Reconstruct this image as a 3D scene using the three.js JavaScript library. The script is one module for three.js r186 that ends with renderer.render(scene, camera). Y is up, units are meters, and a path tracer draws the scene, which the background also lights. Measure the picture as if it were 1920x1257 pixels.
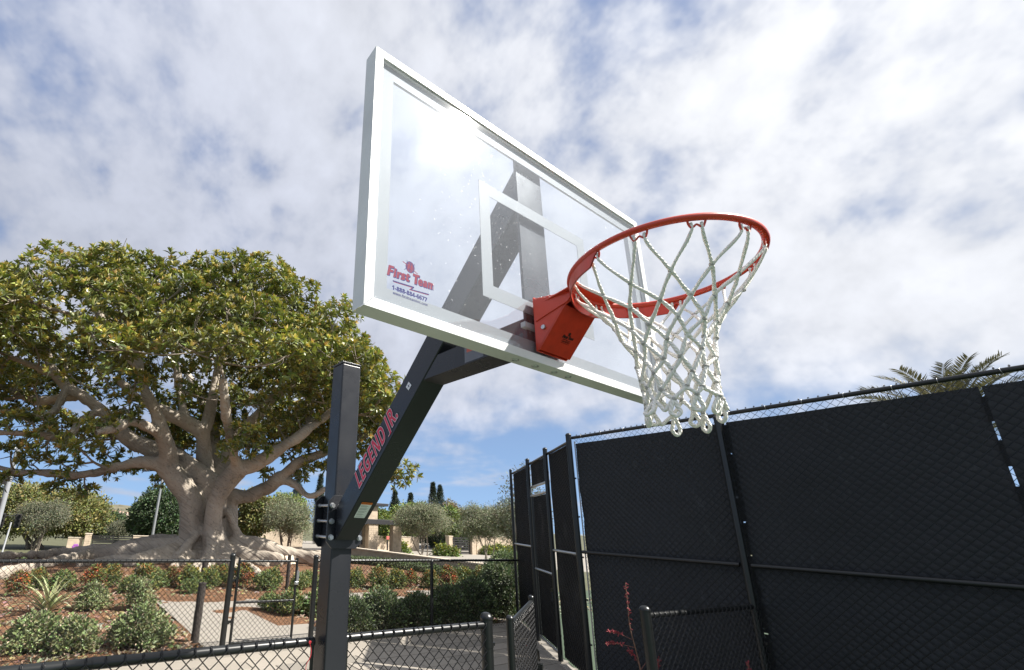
import * as THREE from 'three';
import { mergeGeometries } from 'three/addons/utils/BufferGeometryUtils.js';
import { MarchingCubes } from 'three/addons/objects/MarchingCubes.js';
import { RoundedBoxGeometry } from 'three/addons/geometries/RoundedBoxGeometry.js';

// ---------------------------------------------------------------- camera, sun, exposure
const scene = new THREE.Scene();
const V = (x, y, z) => new THREE.Vector3(x, y, z);
const camera = new THREE.PerspectiveCamera(86.307, 1920 / 1257, 0.05, 3000);
{
  const yaw = 0.557982, pitch = 0.310468, roll = 0.0442896;
  const fwd = V(Math.sin(yaw) * Math.cos(pitch), Math.sin(pitch), -Math.cos(yaw) * Math.cos(pitch));
  const right = fwd.clone().cross(V(0, 1, 0)).normalize(), up = right.clone().cross(fwd);
  camera.position.set(-1.31022, 1.78220, 0.91382);
  camera.up.copy(up.multiplyScalar(Math.cos(roll)).addScaledVector(right, -Math.sin(roll)));
  camera.lookAt(camera.position.clone().add(fwd));
  camera.setViewOffset(2462.22, 1611.99, 542.22, 97.56, 1920, 1257);   // shifted lens
  camera.updateProjectionMatrix();
}
const renderer = new THREE.WebGLRenderer({ antialias: true });
renderer.toneMapping = THREE.LinearToneMapping;
renderer.toneMappingExposure = 2.05;
renderer.shadowMap.enabled = true;
const SUN = V(0.4832, 0.7270, 0.4878).normalize();
const sun = new THREE.DirectionalLight(new THREE.Color(1, 0.955, 0.88), 5.0);
sun.name = 'sun';
sun.position.copy(SUN).multiplyScalar(60); sun.target.position.set(0, 0, -8);
sun.position.add(sun.target.position);
sun.castShadow = true; sun.shadow.mapSize.set(4096, 4096);
Object.assign(sun.shadow.camera, { left: -45, right: 45, top: 45, bottom: -45, near: 1, far: 160 });
scene.add(sun, sun.target);

// ---------------------------------------------------------------- random numbers and noise
function rng(seed) { let a = seed >>> 0; return () => { a = (a + 0x6d2b79f5) | 0; let t = Math.imul(a ^ (a >>> 15), 1 | a); t = (t + Math.imul(t ^ (t >>> 7), 61 | t)) ^ t; return ((t ^ (t >>> 14)) >>> 0) / 4294967296; }; }
const sstep = (a, b, x) => { const t = Math.min(1, Math.max(0, (x - a) / (b - a))); return t * t * (3 - 2 * t); };
const lerp = (a, b, t) => a + (b - a) * t;
const PERM = new Uint16Array(512), GRAD = new Float32Array(512);
{ const r = rng(77); const p = [...Array(256).keys()]; for (let i = 255; i > 0; i--) { const j = Math.floor(r() * (i + 1)); [p[i], p[j]] = [p[j], p[i]]; } for (let i = 0; i < 512; i++) { PERM[i] = p[i & 255]; GRAD[i] = 0; } for (let i = 0; i < 256; i++) GRAD[i] = GRAD[i + 256] = r() * 2 - 1; }
function noise2(x, y) {   // value noise, -1..1
  const xi = Math.floor(x), yi = Math.floor(y), fx = x - xi, fy = y - yi, u = fx * fx * fx * (fx * (fx * 6 - 15) + 10), v = fy * fy * fy * (fy * (fy * 6 - 15) + 10);
  const a = PERM[xi & 255], b = PERM[(xi + 1) & 255], y0 = yi & 255, y1 = (yi + 1) & 255;
  const n00 = GRAD[PERM[a + y0]], n10 = GRAD[PERM[b + y0]], n01 = GRAD[PERM[a + y1]], n11 = GRAD[PERM[b + y1]];
  return n00 + (n10 - n00) * u + (n01 - n00 + (n00 - n10 - n01 + n11) * u) * v;
}
function noise3(x, y, z) { const zi = Math.floor(z), f = z - zi, s = f * f * (3 - 2 * f); return lerp(noise2(x + zi * 37.3, y + zi * 17.7), noise2(x + (zi + 1) * 37.3, y + (zi + 1) * 17.7), s); }
function fbm(x, y, o, gain = 0.5) { let s = 0, a = 1, n = 0; for (let i = 0; i < o; i++) { s += a * noise2(x, y); n += a; a *= gain; const t = x * 1.62 - y * 1.18 + 11.3; y = x * 1.18 + y * 1.62 + 5.7; x = t; } return s / n; }

// ---------------------------------------------------------------- sky: clear air with a broken sheet of altocumulus
function makeSky() {
  const W = 4096, H = 2048, data = new Float32Array(W * H * 4);
  for (let row = 0; row < H; row++) {
    const el = ((row + 0.5) / H - 0.5) * Math.PI, y = Math.sin(el), ce = Math.cos(el);
    for (let col = 0; col < W; col++) {
      const o = (row * W + col) * 4; data[o + 3] = 1;
      if (y <= 0) { data[o] = 0.30; data[o + 1] = 0.33; data[o + 2] = 0.36; continue; }
      const az = ((col + 0.5) / W - 0.5) * 2 * Math.PI, x = Math.cos(az) * ce, z = Math.sin(az) * ce;
      const cs = x * SUN.x + y * SUN.y + z * SUN.z, ang = Math.acos(Math.min(1, Math.max(-1, cs))) * 57.2958;
      // clear air
      const t = Math.pow(1 - y, 3.2);
      let r = lerp(0.060, 0.185, t), g = lerp(0.112, 0.295, t), b = lerp(0.245, 0.455, t);
      const mie = 0.5 * Math.exp(-ang / 9) + 0.14 * Math.exp(-ang / 32);
      r += mie; g += mie * 0.98; b += mie * 0.94;
      // mottled cloud sheet: conformal dome coordinates overhead, a flat layer seen edge-on low down
      const k = 2 / (1 + y), px = x * k, pz = z * k, kl = 1 / (y + 0.12), lx = x * kl, lz = z * kl;
      const wx = fbm(px * 2.2 + 3.1, pz * 2.2 + 8.2, 3) * 0.16, wz = fbm(px * 2.2 - 7.4, pz * 2.2 + 1.9, 3) * 0.16;
      const big = fbm(px * 1.9 + wx + 31.3, pz * 1.9 + wz + 9.4, 3);
      const mid = fbm(px * 4.6 + wx * 1.6, pz * 4.6 + wz * 1.6, 4, 0.55);
      const puff = fbm(px * 11.5 + wx * 2.4 + 40, pz * 11.5 + wz * 2.4, 5, 0.58);
      const low = fbm(lx * 1.6 + 12.7, lz * 1.6 + 3.3, 5, 0.55);
      const up = sstep(0.10, 0.36, y);
      const d = lerp(-0.40 + low * 0.85 + puff * 0.12, 0.30 + big * 0.38 + mid * 0.42 + puff * 0.46, up);
      let al = sstep(-0.40, 0.50, d); al = 1 - Math.pow(1 - al, 1.5);
      al = lerp(al, 1, 0.15 * up) * sstep(0.0, 0.05, y) * 0.96;
      const thick = sstep(0.0, 0.95, d);
      const ph = 0.252 + 0.232 * Math.pow(Math.max(0, 0.5 + 0.5 * cs), 1.75) + 0.28 * Math.exp(-ang / 14) + 1.5 * Math.exp(-ang / 4);
      const sh = 1.03 + 0.20 * puff + 0.07 * mid - 0.06 * thick * (1 - 0.6 * sstep(0.2, 1, cs));
      const br = ph * sh, warm = sstep(0.0, 0.9, cs);
      const cr = br * lerp(0.905, 0.975, warm), cg = br * lerp(0.955, 0.99, warm), cb = br * lerp(1.11, 1.025, warm);
      data[o] = lerp(r, cr, al); data[o + 1] = lerp(g, cg, al); data[o + 2] = lerp(b, cb, al);
    }
  }
  const tex = new THREE.DataTexture(data, W, H, THREE.RGBAFormat, THREE.FloatType);
  tex.mapping = THREE.EquirectangularReflectionMapping; tex.magFilter = THREE.LinearFilter; tex.needsUpdate = true;
  return tex;
}
scene.background = makeSky();
scene.environment = scene.background;

// ---------------------------------------------------------------- helpers
const used = new Map();
function numbered(n) { const k = (used.get(n) ?? -1) + 1; used.set(n, k); return k ? n + '_' + String(k).padStart(3, '0') : n; }
function shadows(o) { o.traverse((m) => { if (m.isMesh) { m.castShadow = true; m.receiveShadow = true; } }); }
function tag(o, label, category, group, kind) { if (label) o.userData.label = label; if (category) o.userData.category = category; if (group) o.userData.group = group; if (kind) o.userData.kind = kind; return o; }
function thing(name, label, category, pos = [0, 0, 0], turn = 0, group) {
  const o = new THREE.Group(); o.name = numbered(name); o.position.set(...pos); o.rotation.y = turn; scene.add(o);
  return tag(o, label, category, group);
}
function part(name, geo, mat, parent, kind) {
  const m = new THREE.Mesh(geo, mat); m.name = name; m.castShadow = m.receiveShadow = true;
  (parent ?? scene).add(m); if (kind) m.userData.kind = kind;
  return m;
}
function sub(name, parent) { const o = new THREE.Group(); o.name = name; parent.add(o); return o; }
function structure(name, geo, mat, label) { const m = part(numbered(name), geo, mat, scene, 'structure'); if (label) m.userData.label = label; return m; }
function copyOf(o, label, pos, turn) { const c = o.clone(); c.name = numbered(o.name.replace(/_\d{3}$/, '')); c.userData = { ...o.userData, label }; c.position.set(...pos); if (turn !== undefined) c.rotation.y = turn; scene.add(c); return c; }

class MB {   // collects indexed triangles
  constructor() { this.p = []; this.n = []; this.u = []; this.c = []; this.i = []; }
  get count() { return this.p.length / 3; }
  v(x, y, z, nx, ny, nz, u = 0, w = 0) { this.p.push(x, y, z); this.n.push(nx, ny, nz); this.u.push(u, w); return this.count - 1; }
  tri(a, b, c) { this.i.push(a, b, c); }
  quad(a, b, c, d) { this.i.push(a, b, c, a, c, d); }
  geom(g, m) {
    g = g.clone(); if (m) g.applyMatrix4(m);
    const o = this.count, P = g.attributes.position, N = g.attributes.normal, U = g.attributes.uv;
    for (let k = 0; k < P.count; k++) { this.p.push(P.getX(k), P.getY(k), P.getZ(k)); this.n.push(N.getX(k), N.getY(k), N.getZ(k)); this.u.push(U ? U.getX(k) : 0, U ? U.getY(k) : 0); }
    if (g.index) for (let k = 0; k < g.index.count; k++) this.i.push(o + g.index.getX(k)); else for (let k = 0; k < P.count; k++) this.i.push(o + k);
    return this;
  }
  box(w, h, d, x = 0, y = 0, z = 0, m) { const g = new THREE.BoxGeometry(w, h, d).translate(x, y, z); return this.geom(g, m); }
  tube(pts, r, sides = 6, closed = false, cap = true) {   // pts Vector3[], r number or function(t)
    const n = pts.length, R = typeof r === 'number' ? () => r : r, o = this.count;
    let T = V(), Nn = null; const B = V(); let len = 0;
    for (let k = 0; k < n; k++) {
      const a = closed ? pts[(k - 1 + n) % n] : pts[Math.max(0, k - 1)], b = closed ? pts[(k + 1) % n] : pts[Math.min(n - 1, k + 1)];
      T.copy(b).sub(a).normalize();
      if (!Nn) { Nn = Math.abs(T.y) < 0.9 ? V(0, 1, 0) : V(1, 0, 0); }
      Nn = Nn.clone().addScaledVector(T, -Nn.dot(T)).normalize(); B.crossVectors(T, Nn);
      if (k) len += pts[k].distanceTo(pts[k - 1]);
      const rr = R(n > 1 ? k / (n - 1) : 0);
      for (let s = 0; s <= sides; s++) { const a2 = s / sides * 2 * Math.PI, cx = Math.cos(a2), sx = Math.sin(a2); const nx = Nn.x * cx + B.x * sx, ny = Nn.y * cx + B.y * sx, nz = Nn.z * cx + B.z * sx; this.v(pts[k].x + nx * rr, pts[k].y + ny * rr, pts[k].z + nz * rr, nx, ny, nz, s / sides, len); }
    }
    const m = sides + 1, last = closed ? n : n - 1;
    for (let k = 0; k < last; k++) { const k2 = (k + 1) % n; for (let s = 0; s < sides; s++) this.quad(o + k * m + s, o + k * m + s + 1, o + k2 * m + s + 1, o + k2 * m + s); }
    if (cap && !closed) for (const [k, sg] of [[0, -1], [n - 1, 1]]) {
      T.copy(pts[Math.min(n - 1, k + 1)]).sub(pts[Math.max(0, k - 1)]).normalize().multiplyScalar(sg);
      const c0 = this.v(pts[k].x, pts[k].y, pts[k].z, T.x, T.y, T.z); const ring = [];
      for (let s = 0; s < sides; s++) { const q = (o + k * m + s) * 3; ring.push(this.v(this.p[q], this.p[q + 1], this.p[q + 2], T.x, T.y, T.z)); }
      for (let s = 0; s < sides; s++) sg > 0 ? this.tri(c0, ring[s], ring[(s + 1) % sides]) : this.tri(c0, ring[(s + 1) % sides], ring[s]);
    }
    return this;
  }
  build() {
    const g = new THREE.BufferGeometry();
    g.setAttribute('position', new THREE.Float32BufferAttribute(this.p, 3)); g.setAttribute('normal', new THREE.Float32BufferAttribute(this.n, 3)); g.setAttribute('uv', new THREE.Float32BufferAttribute(this.u, 2));
    if (this.c.length) g.setAttribute('color', new THREE.Float32BufferAttribute(this.c, 3));
    g.setIndex(this.i); return g;
  }
}
const tubeGeo = (pts, r, sides = 12, cap = true) => new MB().tube(pts, r, sides, false, cap).build();
const cyl = (a, b, r, sides = 16) => tubeGeo([a, b], r, sides);
const boxGeo = (w, h, d, x = 0, y = 0, z = 0) => new THREE.BoxGeometry(w, h, d).translate(x, y, z);
const rbox = (w, h, d, r, x = 0, y = 0, z = 0) => new RoundedBoxGeometry(w, h, d, 2, r).translate(x, y, z);
function smooth(pts, per = 6) { return new THREE.CatmullRomCurve3(pts, false, 'centripetal').getPoints((pts.length - 1) * per); }
function uvMetres(g, s = 1) {   // planar uv in metres by the dominant axis of each vertex normal
  const P = g.attributes.position, N = g.attributes.normal, u = [];
  for (let k = 0; k < P.count; k++) { const ax = Math.abs(N.getX(k)), ay = Math.abs(N.getY(k)), az = Math.abs(N.getZ(k)); if (ay >= ax && ay >= az) u.push(P.getX(k) * s, P.getZ(k) * s); else if (ax > az) u.push(P.getZ(k) * s, P.getY(k) * s); else u.push(P.getX(k) * s, P.getY(k) * s); }
  g.setAttribute('uv', new THREE.Float32BufferAttribute(u, 2)); return g;
}
// a plate cut to an outline [x, y] with thickness along z
function plateGeo(outline, t, bevel = 0.001) {
  const s = new THREE.Shape(outline.map(([x, y]) => new THREE.Vector2(x, y)));
  return new THREE.ExtrudeGeometry(s, { depth: t - 2 * bevel, bevelEnabled: bevel > 0, bevelSize: bevel, bevelThickness: bevel, bevelOffset: -bevel, bevelSegments: 1, curveSegments: 16 }).translate(0, 0, -t / 2 + bevel);
}

// ---------------------------------------------------------------- textures and materials
function dataTex(n, fn, srgb = false, m = n) {   // fn(u, v) -> [r, g, b] or number, 0..1, tiles
  const d = new Uint8Array(n * m * 4);
  for (let j = 0; j < m; j++) for (let i = 0; i < n; i++) { let c = fn(i / n, j / m, i, j); if (typeof c === 'number') c = [c, c, c]; const o = (j * n + i) * 4; for (let q = 0; q < 3; q++) d[o + q] = Math.max(0, Math.min(255, Math.round(c[q] * 255))); d[o + 3] = 255; }
  const t = new THREE.DataTexture(d, n, m, THREE.RGBAFormat); t.wrapS = t.wrapT = THREE.RepeatWrapping; t.magFilter = THREE.LinearFilter; t.minFilter = THREE.LinearMipmapLinearFilter; t.generateMipmaps = true;
  if (srgb) t.colorSpace = THREE.SRGBColorSpace; t.needsUpdate = true; return t;
}
function tnoise(u, v, f, seed = 0) {   // tileable value noise, f integer cells
  const x = u * f, y = v * f, xi = Math.floor(x), yi = Math.floor(y), fx = x - xi, fy = y - yi, a = fx * fx * (3 - 2 * fx), b = fy * fy * (3 - 2 * fy);
  const h = (i, j) => GRAD[PERM[(PERM[((i % f) + f) % f & 255] + (((j % f) + f) % f) + seed * 31) & 255]];
  return lerp(lerp(h(xi, yi), h(xi + 1, yi), a), lerp(h(xi, yi + 1), h(xi + 1, yi + 1), a), b);
}
const tfbm = (u, v, f, o, seed = 0) => { let s = 0, a = 1, n = 0; for (let i = 0; i < o; i++) { s += a * tnoise(u, v, f << i, seed + i); n += a; a *= 0.55; } return s / n; };
const rep = (t, x, y = x) => { const c = t.clone(); c.repeat.set(x, y); c.needsUpdate = true; return c; };
const lin = (r, g, b) => new THREE.Color().setRGB(r, g, b);
const std = (c, rough, o = {}) => new THREE.MeshStandardMaterial({ color: Array.isArray(c) ? lin(...c) : c, roughness: rough, ...o });
const phys = (c, rough, o = {}) => new THREE.MeshPhysicalMaterial({ color: Array.isArray(c) ? lin(...c) : c, roughness: rough, ...o });

const texFine = dataTex(256, (u, v) => 0.5 + 0.5 * tfbm(u, v, 32, 3, 1));
const texWear = dataTex(256, (u, v) => 0.72 + 0.28 * tfbm(u, v, 4, 4, 3));
const texGrime = dataTex(512, (u, v) => { const n = 0.86 + 0.14 * tfbm(u, v, 4, 6, 9), s = tnoise(u, v, 170, 2) > 0.93 ? 0.12 : 0; return [n - s, n - s * 1.1, n - s * 1.25]; }, false);
const mulchTex = dataTex(1024, (u, v) => {
  const a = tfbm(u, v, 60, 3, 4), b = tfbm(u, v, 5, 4, 8), c = tnoise(u, v, 150, 2), w = Math.max(0, c - 0.45) * 1.1;
  const k = 0.62 + 0.42 * a + 0.16 * b; return [0.61 * k + w * 0.30, 0.425 * k + w * 0.28, 0.28 * k + w * 0.23];
}, true);
const mulchBump = dataTex(1024, (u, v) => 0.5 + 0.5 * tfbm(u, v, 60, 3, 4));
const concTex = dataTex(512, (u, v) => { const n = 0.90 + 0.10 * tfbm(u, v, 4, 6, 1) + 0.05 * tnoise(u, v, 120, 3); return [n, n * 0.985, n * 0.96]; });
const stoneTex = dataTex(512, (u, v) => { const n = 0.82 + 0.2 * tfbm(u, v, 8, 5, 6); return [n, n * 0.965, n * 0.91]; });
const barkTex = dataTex(512, (u, v) => { const n = 0.78 + 0.34 * tfbm(u, v, 3, 7, 12), s = tnoise(u, v, 60, 4) > 0.66 ? 0.20 : 0, h = tnoise(u, v, 22, 7) > 0.62 ? 0.14 * Math.abs(tnoise(u, v, 110, 3)) : 0, c = Math.abs(tfbm(u, v, 9, 4, 21)) < 0.035 ? 0.16 : 0; const k = n - s - h - c; return [k, k * 0.965, k * 0.92]; });
const barkBump = dataTex(512, (u, v) => 0.5 + 0.5 * tfbm(u, v, 12, 5, 13));
const pillowTex = dataTex(128, (u, v) => Math.pow(Math.abs(Math.sin(Math.PI * (u + v)) * Math.sin(Math.PI * (u - v))), 0.55));
const screenDust = dataTex(512, (u, v) => { const n = 0.80 + 0.32 * tfbm(u, v, 3, 7, 15), s = tnoise(u, v, 120, 6) > 0.86 ? 0.5 : 0; return [n + s, n + s * 0.95, n + s * 0.85].map((q) => q * 0.72); });
const weaveTex = dataTex(64, (u, v) => 0.5 + 0.25 * Math.sin(u * 2 * Math.PI * 16) + 0.25 * Math.sin(v * 2 * Math.PI * 16));
const cordBump = dataTex(64, (u, v) => 0.5 + 0.5 * Math.sin((u * 3 + v * 4) * 2 * Math.PI));

const M = {
  post: phys([0.017, 0.018, 0.022], 0.42, { roughnessMap: rep(texWear, 1.7, 1.7) }),
  fence: phys([0.011, 0.012, 0.012], 0.30),
  wire: phys([0.008, 0.008, 0.009], 0.25),
  screen: std([0.033, 0.037, 0.044], 0.72, { bumpMap: rep(pillowTex, 1 / 0.071, 1 / 0.071), bumpScale: 0.007, map: rep(screenDust, 0.21, 0.17), side: THREE.DoubleSide }),
  screenBrown: std([0.026, 0.023, 0.022], 0.72, { bumpMap: rep(pillowTex, 1 / 0.071, 1 / 0.071), bumpScale: 0.007, map: rep(screenDust, 0.21, 0.17), side: THREE.DoubleSide }),
  tie: phys([0.5, 0.5, 0.5], 0.35, { metalness: 0.9 }),
  zinc: phys([0.55, 0.56, 0.57], 0.32, { metalness: 0.85 }),
  soil: std([0.10, 0.105, 0.055], 0.95, { map: rep(stoneTex, 0.15, 0.15) }),
  frame: phys([0.78, 0.79, 0.79], 0.38, { map: rep(texGrime, 1.4, 1.4) }),
  border: std([0.25, 0.255, 0.26], 0.6),
  paleTrim: std([0.62, 0.63, 0.62], 0.5),
  red: phys([0.64, 0.046, 0.016], 0.34, { clearcoat: 0.25, clearcoatRoughness: 0.25, map: rep(texGrime, 2, 2) }),
  cord: std([0.80, 0.78, 0.73], 0.9, { bumpMap: rep(cordBump, 1, 22), bumpScale: 0.0012 }),
  bark: std([0.46, 0.41, 0.35], 0.85, { map: rep(barkTex, 0.45, 0.45), bumpMap: rep(barkBump, 0.9, 0.55), bumpScale: 0.06 }),
  barkGrey: std([0.22, 0.185, 0.15], 0.9, { bumpMap: rep(barkBump, 1, 1), bumpScale: 0.02 }),
  mulch: std([1, 1, 1], 0.95, { map: rep(mulchTex, 0.55, 0.55), bumpMap: rep(mulchBump, 0.55, 0.55), bumpScale: 0.03 }),
  concrete: std([0.285, 0.262, 0.23], 0.85, { map: rep(concTex, 0.4, 0.4), bumpMap: rep(texFine, 2, 2), bumpScale: 0.001 }),
  court: std([0.050, 0.080, 0.044], 0.75, { map: rep(concTex, 0.3, 0.3), bumpMap: rep(texFine, 3, 3), bumpScale: 0.0008 }),
  courtLine: std([0.7, 0.7, 0.68], 0.7),
  wall: std([0.56, 0.47, 0.37], 0.85, { map: rep(stoneTex, 0.5, 0.5), bumpMap: rep(texFine, 1, 1), bumpScale: 0.003 }),
  coping: std([0.60, 0.53, 0.44], 0.8, { map: rep(stoneTex, 0.7, 0.7) }),
  roof: std([0.022, 0.022, 0.026], 0.55),
  steel: std([0.30, 0.31, 0.32], 0.5, { metalness: 0.6 }),
  darkmetal: std([0.015, 0.014, 0.013], 0.5),
  wood: std([0.035, 0.028, 0.024], 0.9, { bumpMap: rep(barkBump, 2, 1), bumpScale: 0.01 }),
};

// ---------------------------------------------------------------- ground
function terr(x, z) {
  const s = Math.hypot(x + 1.3, z - 0.9);
  return -lerp(1.45, 0.62, sstep(6, 20, x)) * sstep(20, 42, s) + 0.22 * Math.exp(-((x - 4) ** 2 + (z + 18.9) ** 2) / (2 * 4.2 ** 2));
}
{
  const mb = new MB(), ax = [], az = [];
  for (let i = -70; i <= 70; i++) ax.push(Math.sign(i) * (Math.abs(i) * 0.6 + Math.pow(Math.abs(i) / 70, 6) * 900) + 4);
  for (let i = -70; i <= 60; i++) az.push(Math.sign(i) * (Math.abs(i) * 0.6 + Math.pow(Math.abs(i) / 70, 6) * 1200) - 14);
  for (const z of az) for (const x of ax) {
    const y = terr(x, z) - 0.05, e = 0.1, dx = (terr(x + e, z) - terr(x - e, z)) / (2 * e), dz = (terr(x, z + e) - terr(x, z - e)) / (2 * e), l = Math.hypot(dx, 1, dz);
    mb.v(x, y, z, -dx / l, 1 / l, -dz / l, x, z);
  }
  const w = ax.length; for (let j = 0; j < az.length - 1; j++) for (let i = 0; i < w - 1; i++) { const a = j * w + i; mb.quad(a, a + w, a + w + 1, a + 1); }
  structure('ground', mb.build(), M.soil, 'dull green-brown ground reaching to the horizon');
  const m2 = new MB(), nx = 110, nz = 96; for (let j = 0; j <= nz; j++) for (let i = 0; i <= nx; i++) { const x = lerp(-16, 12.3, i / nx), z = lerp(-29, -6.22, j / nz), e = Math.min(1, (z + 29) / 3, (x + 16) / 3), bump = 0.035 * noise2(x * 1.1, z * 1.1) + 0.022 * noise2(x * 3.7, z * 3.7); m2.v(x, terr(x, z) - 0.016 + Math.min(0.014, bump) * Math.max(0, e) - 0.045 * (1 - Math.max(0, e)), z, 0, 1, 0, x, z); }
  for (let j = 0; j < nz; j++) for (let i = 0; i < nx; i++) { const a = j * (nx + 1) + i; m2.quad(a, a + nx + 1, a + nx + 2, a + 1); }
  const g2 = m2.build(); g2.computeVertexNormals(); structure('mulch_bed', g2, M.mulch, 'reddish brown bark mulch bed round the fig tree');
}
function sheet(name, pts, y, mat, label) {   // flat polygon [x, z] at height y
  const s = new THREE.Shape(pts.map(([x, z]) => new THREE.Vector2(x, -z)));
  const g = new THREE.ShapeGeometry(s).rotateX(-Math.PI / 2).translate(0, y, 0);
  return structure(name, uvMetres(g), mat, label);
}
// line of the tall fence: two corner-to-gate stretches
const FC = [4.50, -2.95], F1 = [5.24, -3.90], F2 = [6.04, -4.90], F3 = [7.10, -6.20];
sheet('sport_court', [[-22, 26], [34, 26], [34, -9], [9.5, -9.2], [7.25, -6.3], [4.72, -3.1], [4.40, -2.45], [4.40, -1.30], [-22, -1.30]], 0.004, M.court, 'green acrylic sport court under the hoop and beyond the tall fence');
{
  // walkway bed and its pavers between the two low fences
  const bed = sheet('walkway', [[-9, -1.30], [4.40, -1.30], [4.40, -2.45], [4.72, -3.1], [7.2, -6.25], [-9, -6.25]], 0.0, std([0.09, 0.083, 0.074], 0.95), 'beige concrete paver walkway between the low fences');
  const tones = [[0.285, 0.258, 0.222], [0.235, 0.215, 0.186], [0.315, 0.285, 0.246]].map((c) => std(c, 0.85, { map: rep(concTex, 0.6, 0.6), bumpMap: rep(texFine, 2, 2), bumpScale: 0.0012 }));
  const pw = 0.60, pd = 0.30, r = rng(5), full = uvMetres(new RoundedBoxGeometry(pw - 0.015, 0.05, pd - 0.015, 1, 0.006));
  let n = 0;
  for (let j = 0; j < 17; j++) for (let i = 0; i < 26; i++) {
    const x = -4.3 + (i + (j % 2) * 0.5) * pw, z = -1.46 - (j + 0.5) * pd;
    const edge = z > -2.45 ? 4.36 : z > -3.1 ? lerp(4.36, 4.66, (-2.45 - z) / 0.65) : lerp(4.66, 7.1, (-3.1 - z) / 3.1);
    if (x - pw / 2 > edge || x + pw / 2 < -2.2 || x + pw / 2 > edge - 0.02 || z < -6.2) { if (!(x - pw / 2 < edge - 0.08 && x + pw / 2 > edge - 0.02)) continue; }
    let g = full, px = x;
    if (x + pw / 2 > edge - 0.03) { const w = edge - 0.03 - (x - pw / 2); if (w < 0.06) continue; g = uvMetres(boxGeo(w - 0.007, 0.05, pd - 0.007)); px = x - pw / 2 + w / 2; }
    if (n++ > 290) break;
    const m = part('paver', g, tones[Math.floor(r() * 3)], bed); m.position.set(px, -0.010 + r() * 0.003, z); m.rotation.y = (r() - 0.5) * 0.006;
  }
}
sheet('garden_path', [[0.80, -10.92], [0.84, -7.8], [0.79, -6.25], [2.95, -6.25], [2.92, -7.55], [2.34, -7.58], [2.29, -9.36], [12.2, -9.2], [12.2, -10.5], [4.53, -10.78]], 0.006, M.concrete, 'pale concrete garden path turning behind the low fence');
{
  const kerb = (a, b, w, h) => { const L = Math.hypot(b[0] - a[0], b[1] - a[1]); const g = uvMetres(rbox(L, h, w, 0.006, 0, h / 2, 0)); const m = structure('kerb', g, M.concrete, 'concrete kerb strip along the foot of the tall fence'); m.position.set((a[0] + b[0]) / 2, 0.006, (a[1] + b[1]) / 2); m.rotation.y = -Math.atan2(b[1] - a[1], b[0] - a[0]); };
  kerb([4.40, -2.62], [4.40, 9], 0.14, 0.10);
  kerb([4.56, -3.08], [5.06, -3.74], 0.12, 0.03); kerb([6.18, -5.12], [7.0, -6.14], 0.12, 0.03);
}
sheet('plaza', [[12.5, -9.4], [60, -9.4], [60, -56], [16, -56], [16, -30], [12.5, -26]].map(([x, z]) => [x, z]), -0.52, M.concrete, 'pale concrete plaza around the stone pavilion');

// ---------------------------------------------------------------- basketball hoop
const hoop = thing('basketball_hoop', 'black steel basketball hoop post with clear backboard and red rim', 'basketball hoop', [0, 0, -1.43]);
const HZ = 1.43;   // hoop parts are written in world coordinates, shifted to the post's foot
const hz = (g) => g.translate(0, 0, HZ);
{
  const w = 0.127;
  const pole = part('pole', hz(uvMetres(rbox(w, 2.70, w, 0.009, 0, 1.352, -1.43))), M.post, hoop);
  part('pole_cap', hz(rbox(w + 0.003, 0.012, w + 0.003, 0.003, 0, 2.709, -1.43)), M.post, pole);
  part('base_plate', hz(rbox(0.30, 0.02, 0.30, 0.004, 0, 0.017, -1.43)), M.post, hoop);
  // inclined arm: a square tube at 45 degrees, cut flush at the rear plate and at the mounting plate
  const prism = (outline, width) => { const g = plateGeo(outline, width, 0.004); return uvMetres(g.rotateY(-Math.PI / 2)); };   // outline [z, y] -> plate across x
  part('arm', hz(prism([[-1.340, 1.700], [-1.340, 1.865], [-0.048, 3.157], [-0.048, 2.977], [-1.325, 1.700]], w)), M.post, hoop);
  part('strut', hz(prism([[-0.518, 2.507], [-0.615, 2.410], [-0.048, 2.410], [-0.048, 2.507]], w - 0.006)), M.post, hoop);
  part('mounting_plate', hz(uvMetres(rbox(0.150, 0.80, 0.012, 0.003, 0, 2.81, -0.040))), M.post, hoop);
  // clamp plates round the pole
  const oct = (hw, y0, y1, c) => [[-hw + c, y0], [hw - c, y0], [hw, y0 + c], [hw, y1 - c], [hw - c, y1], [-hw + c, y1], [-hw, y1 - c], [-hw, y0 + c]];
  part('clamp_plate', hz(plateGeo(oct(0.108, 1.655, 1.928, 0.034), 0.012).translate(0, 0, -1.352)), M.post, hoop);
  part('clamp_plate', hz(plateGeo(oct(0.108, 1.655, 1.928, 0.034), 0.012).translate(0, 0, -1.506)), M.post, hoop);
  const hex = new THREE.CylinderGeometry(0.0125, 0.0125, 0.010, 6).rotateX(Math.PI / 2), washer = new THREE.CylinderGeometry(0.015, 0.015, 0.003, 20).rotateX(Math.PI / 2);
  for (const x of [-0.086, 0.092]) for (const y of [1.873, 1.792, 1.711]) {
    const mb = new MB(); mb.tube([V(x, y, -1.525), V(x, y, -1.333)], 0.0075, 12).geom(hex, new THREE.Matrix4().makeTranslation(x, y, -1.337)).geom(washer, new THREE.Matrix4().makeTranslation(x, y, -1.344)).geom(hex, new THREE.Matrix4().makeTranslation(x, y, -1.517)).geom(new THREE.CylinderGeometry(0.011, 0.011, 0.010, 12).rotateX(Math.PI / 2), new THREE.Matrix4().makeTranslation(x, y, -1.494));
    part('bolt', hz(mb.build()), M.zinc, hoop);
  }
}
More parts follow.
